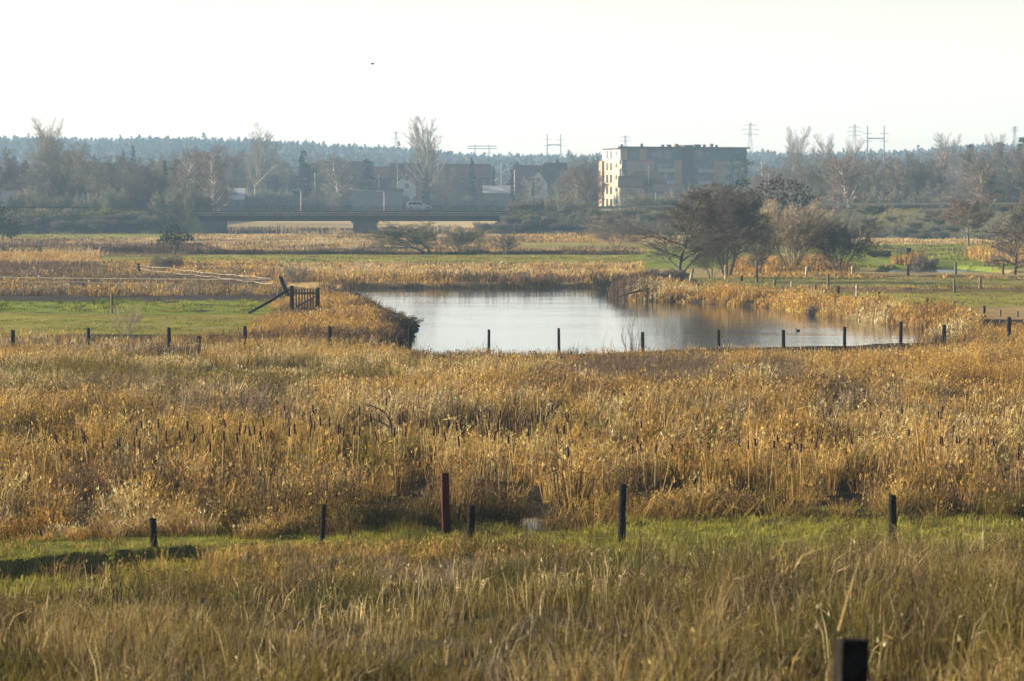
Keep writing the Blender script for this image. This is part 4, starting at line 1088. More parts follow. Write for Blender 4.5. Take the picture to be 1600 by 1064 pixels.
for x0, x1, where, cnt in SEG:
    for k in range(cnt):
        kd = KINDS[rf.choice([0, 0, 1, 1, 2, 3, 4])]
        px = x0 + (x1 - x0) * (k + rf.random()) / cnt
        top = np.interp(px, [e[0] for e in ENV], [e[1] for e in ENV]) + (0 if k % 3 == 0 else rf.uniform(2, 34))
        if 440 < px < 890: d = rf.uniform(1095, 1200) if k % 4 else rf.uniform(1004, 1040); top += 0 if k % 4 else rf.uniform(8, 24)
        elif 345 < px < 800: d = rf.uniform(1004, 1180)
        elif px < 345: d = rf.uniform(720, 980)
        elif px > 1380: d = rf.choice([rf.uniform(690, 860), rf.uniform(900, 1250)])
        else: d = rf.uniform(720, 960)
        H = atd(px, top, d)[2] - ground((px - 800) / F * d, d)
        w = H * F / d * rf.uniform(0.5, 0.72) * (0.6 if kd[0] in ('upright', 'birch') else 1.0)
        lab = kd[2] + ' in the hazy belt ' + where
        planted(kd[0], px, top, w, d, lab, kd[1], kd[3], kd[4], 'tree', 'bare trees of the hazy belt: ' + lab)
    nb = max(3, int((x1 - x0) / 17))
    for k in range(nb):
        px = x0 + (x1 - x0) * (k + rf.random()) / nb
        kd = rf.choice(['shrub', 'shrub_b'])
        d = rf.uniform(1000, 1015) if 340 < px < 800 else rf.uniform(696, 730) if px < 345 else rf.uniform(692, 720)
        top = rf.uniform(288, 312) if not 440 < px < 985 else rf.uniform(302, 316)
        cr = rf.choice(['twig', 'twig_olive', 'twig_mid', 'twig_dark', 'twig_mid'])
        nm = {'twig': 'brown', 'twig_olive': 'olive', 'twig_mid': 'grey-brown', 'twig_dark': 'dark'}[cr]
        lab = nm + ' bare bush low in the hazy belt ' + where
        planted(kd, px, top, rf.uniform(26, 48), d, lab, 'bush', 'bark', cr, 'bush', 'bushes of the hazy belt: ' + lab)
# scrub on the face of the embankment
for x0, x1, y0, y1, cnt, where in [(0, 250, 346, 366, 16, 'on the bank left of the bridge abutment'), (745, 900, 346, 364, 11, 'on the bank where the bridge ends'), (900, 1060, 340, 360, 9, 'on the bank behind the round purple-brown bush'),
                                   (1345, 1490, 362, 375, 15, 'at the foot of the bank behind the pale rail fence'), (795, 930, 352, 366, 10, 'at the foot of the bank where the bridge ends'),
                                   (1340, 1480, 336, 376, 17, 'on the bank behind the pale rail fence'), (1480, 1640, 338, 378, 15, 'on the bank behind the rust-crowned birch')]:
    for k in range(cnt):
        px = x0 + (x1 - x0) * (k + rf.random()) / cnt
        py = rf.uniform(y0, y1)
        # march down the sight line to the bank
        best = None
        for d in np.arange(520, 690, 1.5):
            q = atd(px, py, d)
            if q[2] <= ground(q[0], q[1]):
                best = d; break
        if best is None: continue
        cr = rf.choice(['twig', 'twig_dark', 'twig_mid', 'twig_dark', 'twig_olive'])
        nm = {'twig': 'brown', 'twig_olive': 'olive', 'twig_dark': 'dark', 'twig_mid': 'grey-brown'}[cr]
        lab = nm + ' low scrub bush ' + where
        planted(rf.choice(['shrub', 'shrub_b']), px, py - rf.uniform(9, 20), rf.uniform(18, 36), best, lab, 'bush', 'bark', cr, 'bush', 'scrub on the embankment: ' + lab)

# --- the far wood on the hills: one mass
V, T, Cc = [], [], []
nfar = 9000
fu = rng.uniform(-0.17, 0.17, nfar); fd = 2640 - 1150 * rng.uniform(0, 1, nfar) ** 1.7
fx = fu * fd; fz = height(fx, fd)
con = rng.uniform(0, 1, nfar) < np.where(fbm(fx, fd, 160, 71) > 0.5, 0.6, 0.12)
nf = 34
t = rng.uniform(0, 1, (nfar, nf)); az = rng.uniform(0, 6.28, (nfar, nf))
Ht = rng.uniform(10.5, 12.8, nfar)[:, None] * np.where(con, 1.05, 0.9)[:, None] * np.where(rng.uniform(0, 1, nfar) < 0.05, 1.18, 1.0)[:, None]
r = np.where(con[:, None], (1 - t) * 2.6 + 0.25, np.sqrt(np.clip(1 - (2 * t - 0.9) ** 2, 0.02, 1)) * 4.2) * rng.uniform(0.4, 1, (nfar, nf))
c = np.stack([fx[:, None] + np.cos(az) * r, fd[:, None] + np.sin(az) * r, fz[:, None] + Ht * (0.08 + 0.92 * t)], 2).reshape(-1, 3)
f = rng.uniform(0.7, 1.8, len(c)); a2 = rng.uniform(0, 6.28, len(c))
u = np.stack([np.cos(a2), np.sin(a2), rng.uniform(-0.4, 0.4, len(c))], 1) * f[:, None]
w = np.stack([-np.sin(a2) * .4, np.cos(a2) * .4, rng.uniform(0.6, 1.0, len(c))], 1) * f[:, None]
V = np.stack([c - u * .7, c + u * .7, c + w * 1.2], 1).reshape(-1, 3)
base = np.where(con[:, None], np.array([[0.035, 0.05, 0.035]]), np.array([[0.10, 0.085, 0.07]])) * rng.uniform(0.7, 1.3, (nfar, 1))
tag(link('far_wood', raw_mesh('far_wood', V, None, np.arange(len(V)).reshape(-1, 3), np.repeat(base, nf, 0)), M['far']), 'hazy blue-grey wood covering the far hills', kind='stuff')
#@@SECTION buildings
# ------------------------------------------------------------------ bridge
br = empty('road_bridge', (-28, 678, 0.4), 0, 'long low concrete road bridge with dark fascia and thin railing', 'bridge')
def loc(o, parent):
    """keep a mesh built in world coordinates where it is under its parent"""
    o.parent = parent
    o.matrix_parent_inverse = Matrix.Translation(parent.location).inverted()
    return o
m = MB(); m.box(-62, 7, 673.2, 682.8, 2.55, 3.5); m.box(-62, 7, 672.9, 683.1, 3.5, 4.3)
loc(m.build('deck', M['deck']), br)
m = MB(); m.box(-70, 9, 672.55, 672.9, 3.45, 4.02)
loc(m.build('edge_beam', M['concrete']), br)
m = MB(); m.box(-70, 9, 672.45, 672.9, 4.022, 4.12)
loc(m.build('coping', M['concrete_pale']), br)
m = MB(); m.box(-27.9, -23.9, 674.6, 681.2, -0.4, 2.55); m.box(-28.2, -23.6, 674.4, 681.4, 2.2, 2.548)
loc(m.build('pier', M['concrete']), br)
m = MB(); m.box(-62.2, -50.6, 672.96, 673.6, -0.3, 2.54); m.box(-62.2, -50.6, 673.6, 683, -0.3, 2.54)
loc(m.build('abutment', M['concrete']), br)
for yy in (672.7, 683.0):
    m = MB()
    for zz in (4.55, 4.85, 5.15):
        m.tube([(-69, yy, zz), (8, yy, zz)], 0.035, 5)
    rl = loc(m.build('railing', M['steel']), br)
    pm = MB(); pm.box(-0.04, 0.04, -0.04, 0.04, 0, 1.1)
    first = None
    for k in range(39):
        if first is None:
            o = first = pm.build('post', M['steel'])
        else:
            o = first.copy(); C.objects.link(o)
        o.parent = rl
        o.location = Vector((-69 + 2.02 * k, yy, 4.1))
# guard rail on the embankment beyond
def guard_rail(x0, x1, off, label):
    xs = np.arange(x0, x1, 4.0)
    p0 = Vector((x0, float(road_y(x0)) + off, float(road_z(x0))))
    g = empty('guard_rail', p0, 0, label, 'guard rail')
    m = MB()
    for za, zb in ((0.5, 0.8),):
        for i in range(len(xs) - 1):
            a = Vector((xs[i], float(road_y(xs[i])) + off, float(road_z(xs[i])))) - p0
            b = Vector((xs[i + 1], float(road_y(xs[i + 1])) + off, float(road_z(xs[i + 1])))) - p0
            m.add([a + Vector((0, 0, za)), b + Vector((0, 0, za)), b + Vector((0, 0, zb)), a + Vector((0, 0, zb)),
                   a + Vector((0, .06, za)), b + Vector((0, .06, za)), b + Vector((0, .06, zb)), a + Vector((0, .06, zb))],
                  [(0, 1, 2, 3), (7, 6, 5, 4), (3, 2, 6, 7), (0, 4, 5, 1)])
    m.build('rail', M['dark'], g)
    pm = MB(); pm.box(-0.06, 0.06, 0.07, 0.19, -0.2, 0.72)
    first = None
    for x in xs:
        if first is None:
            o = first = pm.build('post', M['steel'], g)
        else:
            o = first.copy(); C.objects.link(o); o.parent = g
        o.location = Vector((x, float(road_y(x)) + off, float(road_z(x)))) - p0
guard_rail(9.5, 100, -4.9, 'low steel guard rail along the road on the high bank')
guard_rail(-125, -71, -4.9, 'low steel guard rail on the bank before the bridge begins')

# ------------------------------------------------------------------ the car on the bridge
def car():
    e = empty('car', (atd(655, 330, 676)[0], 676.0, 4.36), 0, 'silver-blue estate car driving over the bridge', 'car')
    prof = [(-2.28, .32), (-2.3, .75), (-2.22, 1.0), (-1.98, 1.58), (-1.55, 1.68), (0.15, 1.66), (1.0, 1.06), (1.95, .92), (2.26, .74), (2.3, .36), (1.9, .26), (-1.9, .26)]
    hw = [.80, .86, .86, .66, .62, .62, .82, .80, .74, .78, .8, .8]
    n = len(prof)
    m = MB()
    m.add([(x, -w, z) for (x, z), w in zip(prof, hw)] + [(x, w, z) for (x, z), w in zip(prof, hw)],
          [(i, (i + 1) % n, n + (i + 1) % n, n + i) for i in range(n)] + [tuple(range(n - 1, -1, -1)), tuple(range(n, 2 * n))])
    b = m.build('body', M['car'], e)
    bv = b.modifiers.new('bevel', 'BEVEL'); bv.width = 0.06; bv.segments = 2; bv.limit_method = 'ANGLE'
    for s in (-1, 1):
        for x0, x1, x2, x3 in ((-1.95, -1.25, -1.22, -1.78), (-1.18, -0.25, -0.28, -1.18), (-0.18, 0.78, 0.12, -0.2)):
            m = MB()
            y0, y1 = s * .868, s * .672
            m.add([(x0, y0, 1.06), (x1, y0, 1.06), (x2, y1, 1.55), (x3, y1, 1.55)], [(0, 1, 2, 3) if s < 0 else (3, 2, 1, 0)])
            m.build('side_window', M['glass'], e)
        m = MB(); m.box(2.2, 2.32, s * .62 - .13, s * .62 + .13, .62, .8); m.build('headlight', M['lamp'], e)
        m = MB(); m.box(-2.31, -2.2, s * .72 - .1, s * .72 + .1, .8, 1.1); m.build('tail_light', M['post_red'], e)
        for xx in (-1.42, 1.4):
            m = MB(); m.tube([(xx, s * .62, .33), (xx, s * .86, .33)], .33, 18); w = m.build('wheel', M['tyre'], e)
            m = MB(); m.tube([(xx, s * .8, .33), (xx, s * .872, .33)], .2, 14); m.build('rim', M['pale_metal'], w)
    m = MB(); m.add([(1.02, -.66, 1.09), (1.02, .66, 1.09), (.22, .55, 1.62), (.22, -.55, 1.62)], [(0, 1, 2, 3)]); m.build('windscreen', M['glass'], e)
    m = MB(); m.add([(-2.24, -.7, 1.04), (-2.24, .7, 1.04), (-2.03, .58, 1.52), (-2.03, -.58, 1.52)], [(3, 2, 1, 0)]); m.build('rear_window', M['glass'], e)
car()

# ------------------------------------------------------------------ apartment block
def apartment():
    d0 = 1010.0
    c = stand(972, d0)
    th = R(27)
    e = empty('apartment_block', (c.x, d0, c.z), th, 'long flat-roofed five-storey apartment block with a sunlit cream end wall', 'apartment block')
    L, Dp = 38.0, 10.8
    Ht = atd(972, 232, d0)[2] - c.z
    fh = Ht / 5
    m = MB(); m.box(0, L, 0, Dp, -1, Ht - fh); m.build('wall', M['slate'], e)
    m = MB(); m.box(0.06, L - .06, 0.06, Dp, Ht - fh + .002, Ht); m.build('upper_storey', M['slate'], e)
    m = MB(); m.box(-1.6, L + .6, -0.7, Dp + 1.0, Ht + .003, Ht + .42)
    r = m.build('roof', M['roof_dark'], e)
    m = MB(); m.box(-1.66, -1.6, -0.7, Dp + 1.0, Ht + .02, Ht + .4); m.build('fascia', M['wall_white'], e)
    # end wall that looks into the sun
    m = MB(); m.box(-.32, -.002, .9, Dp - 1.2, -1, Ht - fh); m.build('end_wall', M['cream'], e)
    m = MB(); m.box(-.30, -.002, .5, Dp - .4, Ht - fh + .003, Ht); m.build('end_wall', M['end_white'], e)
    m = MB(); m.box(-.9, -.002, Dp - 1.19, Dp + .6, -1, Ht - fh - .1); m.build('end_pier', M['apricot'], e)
    for k in range(4):
        m = MB(); m.box(-.7, 1.0, -.9, .84, fh * k + .9, fh * k + 1.0); m.box(-.7, -.62, -.9, .84, fh * k + 1.0, fh * k + 2.0); m.build('balcony', M['cream'], e)
    for k in range(5):
        z = fh * k + .45
        for y0, w, h, zz in ((7.6, 1.25, 2.05, 0), (5.5, 1.25, 2.05, 0), (2.6, .95, 1.15, .75)):
            m = MB(); m.box(-.37, -.324, y0 - w / 2, y0 + w / 2, z + zz, z + zz + h)
            m.build('window', M['glass'], e)
    # shaded front: brick panels, glazed bays, stair tower
    for x0, x1, k0, k1, mm in ((1.5, 9.6, 2, 4, 'tan_panel'), (15.5, 18, 2, 4, 'tan_panel'), (27.8, 32.5, 2, 4, 'tan_panel'), (34, 37.4, 1, 4, 'tan_panel'), (5.2, 7.3, 4, 5, 'tan_panel'),
                               (.3, 1.4, 4, 5, 'tan_panel'), (1.5, 9.6, 0, 2, 'tan_panel'), (27.8, 32.5, 0, 2, 'tan_panel')):
        m = MB(); m.box(x0, x1, -.12, -.003 if k1 < 5 else .057, fh * k0 + .05, fh * k1 - .12); m.build('panel', M[mm], e)
    for k in range(5):
        for x in (2.4, 5.0, 7.6) if k < 4 else (3.2, 8.9):
            m = MB(); m.box(x, x + 1.5, -.17 if k < 4 else -.02, -.123 if k < 4 else .056, fh * k + .8, fh * k + 2.2); m.build('window', M['glass'], e)
        for x in (10.3, 12.6, 22.6, 25.0):
            m = MB(); m.box(x, x + 1.9, -.06 if k < 4 else -.03, -.004 if k < 4 else .056, fh * k + .3, fh * k + 2.45); m.build('window', M['glass'], e)
        for x in (28.6, 30.6, 34.8):
            if k < 4:
                m = MB(); m.box(x, x + 1.3, -.17, -.123, fh * k + .8, fh * k + 2.2); m.build('window', M['glass'], e)
    for x in (10.0, 22.3):
        for k in range(1, 4):
            m = MB(); m.box(x, x + 4.9, -1.2, -.07, fh * k - .08, fh * k + .08); m.box(x, x + 4.9, -1.2, -1.12, fh * k + .08, fh * k + .95); m.build('balcony', M['concrete_pale'], e)
    m = MB(); m.box(18.4, 20.9, -1.1, 3.5, -1, Ht + .9); m.build('stair_tower', M['roof_dark'], e)
    for x, w, h, mm in ((1.2, .4, .6, 'dark'), (7.2, .4, .8, 'dark'), (13.5, .5, .6, 'dark'), (15.0, 1.2, .6, 'slate'), (17.4, .9, .8, 'wall_brick'), (23.2, 2.0, .7, 'slate'), (26.2, .5, .7, 'dark'), (28.2, .8, .9, 'wall_brick'), (30.0, .4, .6, 'dark')):
        m = MB(); m.box(x, x + w, 2.4, 3.2, Ht + .424, Ht + .42 + h); m.build('roof_vent', M[mm], r)
apartment()

# ------------------------------------------------------------------ houses
def house(px, ridge, eave, w_px, d, label, roof='roof_dark', wall='wall_brick', gable=False, depth=8.0, hip=0.0, rz=0.0, chim=None, name='house', rise=None):
    p = stand(px, d)
    e = empty(name, p, rz, label, 'house')
    W = w_px * d / F / 2
    zr = atd(px, ridge, d)[2] - p.z; ze = atd(px, eave, d)[2] - p.z
    D2 = depth / 2
    o = 0.35
    m = MB(); m.box(-W, W, -D2, D2, -1.2, ze)
    if gable:
        m.add([(-W, -D2, ze), (W, -D2, ze), (0, -D2, zr - .1)], [(0, 1, 2)]); m.add([(-W, D2, ze), (W, D2, ze), (0, D2, zr - .1)], [(2, 1, 0)])
    else:
        m.add([(-W, -D2, ze), (-W, D2, ze), (-W, 0, zr - .1)], [(2, 1, 0)]); m.add([(W, -D2, ze), (W, D2, ze), (W, 0, zr - .1)], [(0, 1, 2)])
    m.build('wall', M[wall], e)
    m = MB(); t = 0.22
    if gable:
        for s in (-1, 1):
            a = [(s * (W + o), -D2 - o, ze - .25), (s * (W + o), D2 + o, ze - .25), (0, D2 + o, zr), (0, -D2 - o, zr)]
            m.add(a + [(x, y, z + t) for x, y, z in a], [(0, 1, 2, 3), (7, 6, 5, 4), (0, 4, 5, 1), (1, 5, 6, 2), (2, 6, 7, 3), (3, 7, 4, 0)])
    else:
        h = hip * W
        for s in (-1, 1):
            a = [(-W - o, s * (D2 + o), ze - .25), (W + o, s * (D2 + o), ze - .25), (W + o - h, 0, zr), (-W - o + h, 0, zr)]
            m.add(a + [(x, y, z + t) for x, y, z in a], [(0, 1, 2, 3), (7, 6, 5, 4), (0, 4, 5, 1), (1, 5, 6, 2), (2, 6, 7, 3), (3, 7, 4, 0)])
            if h:
                m.add([(s * (W + o), -D2 - o, ze - .25 + t), (s * (W + o), D2 + o, ze - .25 + t), (s * (W + o - h), 0, zr + t)], [(0, 1, 2)])
    r = m.build('roof', M[roof], e)
    if chim is not None:
        m = MB(); x = chim * W; m.box(x - .4, x + .4, -.4, .4, zr - .6, zr + 1.1); m.build('chimney', M['wall_brick'], r)
    nwin = max(1, int(2 * W / 3.2))
    for k in range(nwin):
        x = -W + 2 * W * (k + .5) / nwin
        z0 = max(ze - 1.9, .6)
        if z0 + 1.2 > ze: continue
        m = MB(); m.box(x - .55, x + .55, -D2 - .05, -D2 - .003, z0, z0 + 1.2); m.build('window', M['glass'], e)
    if gable and zr - ze > 2.2:
        m = MB(); m.box(-.5, .5, -D2 - .05, -D2 - .003, ze + .4, ze + 1.4); m.build('window', M['glass'], e)
    return e

house(174, 257, 271, 68, 880, 'long low house with a dark roof below the two small firs', depth=9)
house(493, 258, 283, 44, 1040, 'blue-grey roofed house beside the dark broad spruce', wall='wall_grey', depth=8)
house(545, 254, 274, 74, 1075, 'dark-roofed house half hidden behind the brown birch', depth=9)
house(600, 262, 279, 48, 1085, 'low dark roof just past the dark round-topped fir', depth=9, roof='roof_red')
house(643, 257, 280, 62, 1065, 'dark-roofed house behind the tall vase-shaped poplar', depth=9)
house(636, 270, 284, 26, 1050, 'pale gabled house end in front of a dark roof', wall='wall_white', gable=True, depth=6)
house(590, 296.5, 299, 78, 1000, 'long flat-roofed shed low behind the two street lamps', wall='slate', roof='roof_dark', depth=7)
house(727, 258, 279, 78, 1075, 'long brown-roofed house under the small pointed spruce', roof='roof_red', wall='wall_brick', depth=9)
house(826, 260, 280, 46, 1085, 'red-brown roofed house behind the white gable', roof='roof_red', wall='wall_brick', depth=8, chim=-.8)
house(841, 267, 287, 28, 1030, 'small house with a bright white gable', wall='wall_white', gable=True, depth=9)
house(868, 256, 284, 44, 1045, 'tall steep dark-roofed house with a chimney beside the white gable', depth=9, hip=.28, chim=.12)
house(776, 292, 301, 40, 1002, 'low pale-roofed shed under the flagpole', roof='roof_pale', wall='slate', depth=7, name='shed')
house(1007, 269, 290, 66, 930, 'hip-roofed dark house in front of the apartment block', depth=10, hip=.55, roof='roof_red', wall='wall_grey')
house(985, 277, 292, 34, 925, 'lower wing house beside the hip-roofed dark house', depth=8, wall='wall_grey')
house(1045, 290, 300, 44, 920, 'low dark roof at the other side of the hip-roofed house', depth=8, wall='slate')
house(18, 301, 316, 24, 715, 'small white cottage peeping over the road bank', roof='slate', wall='wall_white', depth=7)
house(362, 296, 311, 40, 1003, 'pale sheet-roofed shed glimpsed through bare trees', roof='roof_pale', wall='slate', depth=8, name='shed')
house(1405, 303, 314, 66, 735, 'low brown hip-roofed house beside the road bend', depth=10, hip=.4, roof='roof_red', wall='wall_grey')
house(1352, 304, 314, 36, 745, 'small brown-roofed house behind the crooked birch', depth=8, roof='roof_red', wall='wall_grey')
house(110, 292, 305, 36, 730, 'dark-roofed house low behind the left road bank', depth=8, wall='wall_white')

# ------------------------------------------------------------------ lamps, flagpoles, pylons
def street_lamp(px, top, label):
    y = 684.5
    x = atd(px, top, y)[0]; zt = atd(px, top, y)[2]
    e = empty('street_lamp', (x, y, float(road_z(x))), 0, label, 'street lamp')
    h = zt - float(road_z(x))
    m = MB(); m.tube([(0, 0, 0), (0, 0, h - .3), (-.15, 0, h - .02), (-1.0, 0, h)], [.07, .05, .045, .04], 6); m.build('pole', M['pale_metal'], e)
    m = MB(); m.box(-1.5, -.8, -.12, .12, h - .03, h + .09); m.build('lamp_head', M['pale_metal'], e)
street_lamp(470, 297, 'street lamp on the bridge nearest the dark broad spruce')
street_lamp(600, 300, 'street lamp on the bridge nearest the car')

def pole(px, top, bot, d, label, stay=False, name='flagpole', r=.06, arms=False):
    p = stand(px, d); zt = atd(px, top, d)[2]
    e = empty(name, p, 0, label, 'mast' if name == 'mast' else 'flagpole')
    m = MB(); m.tube([(0, 0, -.3), (0, 0, zt - p.z)], [r * 1.3, r * .7], 6); m.build('pole', M['pale_metal'], e)
    m = MB(); m.tube([(0, 0, zt - p.z), (0, 0, zt - p.z + .22)], [r * 1.5, r * .5], 6); m.build('finial', M['pale_metal'], e)
    if stay:
        m = MB(); m.tube([(0, 0, zt - p.z - .2), (-stay, 0, zt - p.z - 4.0)], r * .55, 5); m.build('stay', M['pale_metal'], e)
    if arms:
        m = MB()
        for k in range(3): m.tube([(-.9 + .2 * k, 0, zt - p.z - .3 - .45 * k), (.9 - .2 * k, 0, zt - p.z - .3 - .45 * k)], r * .5, 4)
        m.build('antenna', M['pylon'], e)
pole(478, 253, 272, 1030, 'white flagpole in front of the dark broad spruce', r=.1)
pole(492, 272, 296, 1008, 'white flagpole in front of the blue-grey roofed house', r=.1)
pole(592, 274, 298, 1004, 'white pole with a slanting stay above the long flat-roofed shed', stay=2.6, r=.1)
pole(621, 257, 276, 1045, 'thin aerial mast on the roof line beside the tall poplar', r=.07, name='mast', arms=True)
pole(783, 255, 292, 1000, 'tall white flagpole above the low pale-roofed shed', r=.09)
pole(804, 268, 282, 1040, 'short white pole beside the red-brown roofed house', r=.14)
pole(1013, 262, 282, 925, 'thin mast on the hip-roofed house before the apartment block', r=.05, name='mast', arms=True)
pole(1190, 256, 282, 965, 'thin white flagpole beside the apartment block corner', r=.07)
pole(1366, 294, 318, 740, 'white pole with a slanting stay beside the low brown roofs', stay=1.6, r=.07)

def lattice(px, top, d, label, w=3.0, arms=((.93, 4), (.84, 5), (.75, 4)), r=.07):
    p = stand(px, d); H = atd(px, top, d)[2] - p.z
    e = empty('pylon', p, R(20), label, 'pylon')
    m = MB()
    def cw(t): return w * (1 - t) ** 1.4 / 2 + .35
    n = 12
    for sx in (-1, 1):
        for sy in (-1, 1):
            m.tube([(sx * cw(i / n), sy * cw(i / n), H * i / n) for i in range(n + 1)], r, 4)
    for i in range(n):
        a, b = cw(i / n), cw((i + 1) / n); z0, z1 = H * i / n, H * (i + 1) / n
        for s in (-1, 1):
            m.tube([(-a, s * a, z0), (b, s * b, z1)], r * .6, 3); m.tube([(s * a, a, z0), (s * b, -b, z1)], r * .6, 3)
    m.build('tower', M['pylon'], e)
    for t, L in arms:
        m = MB(); m.tube([(-L, 0, H * t), (0, 0, H * t + .8), (L, 0, H * t)], r * .8, 4); m.tube([(-L, 0, H * t), (L, 0, H * t)], r * .7, 4)
        for s in (-1, 1): m.tube([(s * L, 0, H * t), (s * L, 0, H * t - 1.4)], r * .5, 3)
        m.build('cross_arm', M['pylon'], e)
def portal(px0, px1, top, bar, d, label, bars=1, r=.28, over=0):
    p = stand((px0 + px1) / 2, d); H = atd(px0, top, d)[2] - p.z; hb = atd(px0, bar, d)[2] - p.z
    s = (px1 - px0) / 2 * d / F
    e = empty('portal_pylon', p, 0, label, 'pylon')
    for k in (-1, 1):
        m = MB(); m.tube([(k * s, 0, -2), (k * s, 0, H)], [r * 1.5, r * .8], 5)
        for z in (.90, .80): m.tube([(k * s - 2.2, 0, H * z - (1 - z) * 9), (k * s + 2.2, 0, H * z - (1 - z) * 9)], r * .45, 3)
        m.build('leg', M['pylon'], e)
    m = MB()
    for j in range(bars): m.tube([(-s - over, 0, hb - 1.6 * j), (s + over, 0, hb - 1.6 * j)], r * .8, 4)
    m.build('cross_beam', M['pylon'], e)
lattice(619, 206, 2550, 'thin lattice mast on the hill left of the tall vase-shaped poplar', 3, ((.95, 3.5), (.80, 4.5)), .1)
portal(742, 764, 226, 229, 2500, 'low portal pylon with double beam on the hill', 2, .32, 5)
portal(855, 876, 210, 227, 2300, 'H-shaped pylon on the hill left of the apartment block', 1, .34)
lattice(977, 212, 2600, 'small lattice mast showing over the apartment block roof', 3, ((.95, 3.5), (.85, 4.5)), .1)
lattice(1172, 192, 1900, 'tall lattice pylon behind the end of the apartment block', 3.4, ((.95, 3.6), (.88, 4.8), (.81, 4)), .075)
lattice(1335, 195, 1900, 'tall lattice pylon behind the pale poplar', 3.4, ((.95, 3.4), (.88, 4.4), (.81, 3.6)), .075)
portal(1355, 1381, 197, 217, 1900, 'tall H-shaped pylon standing on the hazy wood', 1, .34)
lattice(1585, 198, 2000, 'lattice mast rising behind the hazy fir crowns', 3.5, ((.96, 2), (.90, 2)), .1)
#@@SECTION small
# ------------------------------------------------------------------ fence posts
rp = random.Random(3)
def post(px, top, base, w_px, label, m='post', group=None, d=None, tilt=None, square=False, name='fence_post', cut=True):
    p = on(px, base) if d is None else stand(px, d)
    d = p.y
    q = atd(px, top, d)
    h = q[2] - p.z
    r = w_px * d / F / 2
    tx, ty = tilt if tilt else (rp.uniform(-.03, .03), rp.uniform(-.03, .03))
    mb = MB()
    k = 4 if square else 9
    n = 6
    pts, rad = [], []
    for i in range(n + 1):
        t = i / n
        pts.append((tx * h * (t - 1) + rp.uniform(-1, 1) * r * .07, ty * h * (t - 1), -0.25 + (h + .25) * t))
        rad.append(r * (1.06 - .1 * t + rp.uniform(-.04, .04)) * (1.3 if square else 1.0))
    if not square:
        pts.append((pts[-1][0] + r * .05, pts[-1][1], h + r * .25)); rad.append(r * .72)
    mb.tube(pts, rad, k)
    if cut and not square:
        # a split and a knot so that no two posts are alike
        a = rp.uniform(0, 6.28)
        mb.tube([(pts[3][0] + math.cos(a) * r * .7, pts[3][1] + math.sin(a) * r * .7, h * .4), (pts[3][0] + math.cos(a) * r * 1.12, pts[3][1] + math.sin(a) * r * 1.12, h * .43)], [r * .4, r * .15], 5)
    o = mb.build(name, M[m], None, not square)
    o.location = p
    if square: o.rotation_euler = (0, 0, R(45 + 12))
    return tag(o, label, 'post', group)

G1 = 'posts of the fence along the green strip'
post(238, 810, 868, 11.5, 'short dark fence post standing by the dark ditch', group=G1, tilt=(-.10, 0))
post(506, 788, 853, 8, 'thin black fence post in rough grass at the edge of the reeds', group=G1, tilt=(.06, 0))
post(736, 790, 851, 12, 'stubby round fence post next to the dark red post', group=G1)
post(973, 757, 849, 12, 'tall straight black fence post on bright green grass', group=G1, tilt=(.03, 0))
post(1394, 774, 850, 13, 'blue-black fence post with its foot in tall tan grass', group=G1, tilt=(-.03, 0))
post(695, 738, 833, 12.5, 'dark red painted square marker post', 'post_red', square=True, name='marker_post')
post(1327, 998, 1130, 50, 'big blurred black post close up at the bottom of the picture', d=18.5, square=True)

G2 = 'posts of the fence along the river'
for px, top, w, lab in [(20, 517, 6.5, 'river fence post nearest the picture edge below the green field'), (138, 514, 5.5, 'river fence post between the edge one and the thin bare shrub'),
                        (264, 513, 6, 'river fence post just past the thin bare shrub'), (383, 511, 6, 'river fence post below the foot of the gate brace'), (515, 511, 6, 'river fence post in tan grass below the wooden gate'),
                        (640, 512, 5.5, 'river fence post by the dark scrub of the headland tip'), (764, 516, 4.5, 'thin river fence post standing alone against bright open water'), (873, 514, 4.5, 'river fence post next before the bare sapling'),
                        (1004, 520, 5.5, 'river fence post touching the bare sapling'), (1123, 517, 5, 'first river fence post after the bare sapling'), (1224, 517, 6, 'second river fence post after the bare sapling'),
                        (1320, 512, 5.5, 'reddish third river fence post after the bare sapling'), (1408, 504, 5.5, 'fourth river fence post after the bare sapling'), (1475, 509, 6.5, 'fifth river fence post after the bare sapling, where the water ends'),
                        (1577, 497, 6.5, 'last river fence post, among golden reeds past the end of the water')]:
    post(px, top, 560 if px < 1350 else 560 - (px - 1350) * .06, w, lab, group=G2, d=161 + (6 if px > 1350 else 0))
post(311, 527, 556, 8, 'rotten dark stump in the grass below the green field', d=158, tilt=(.1, 0), name='stump')

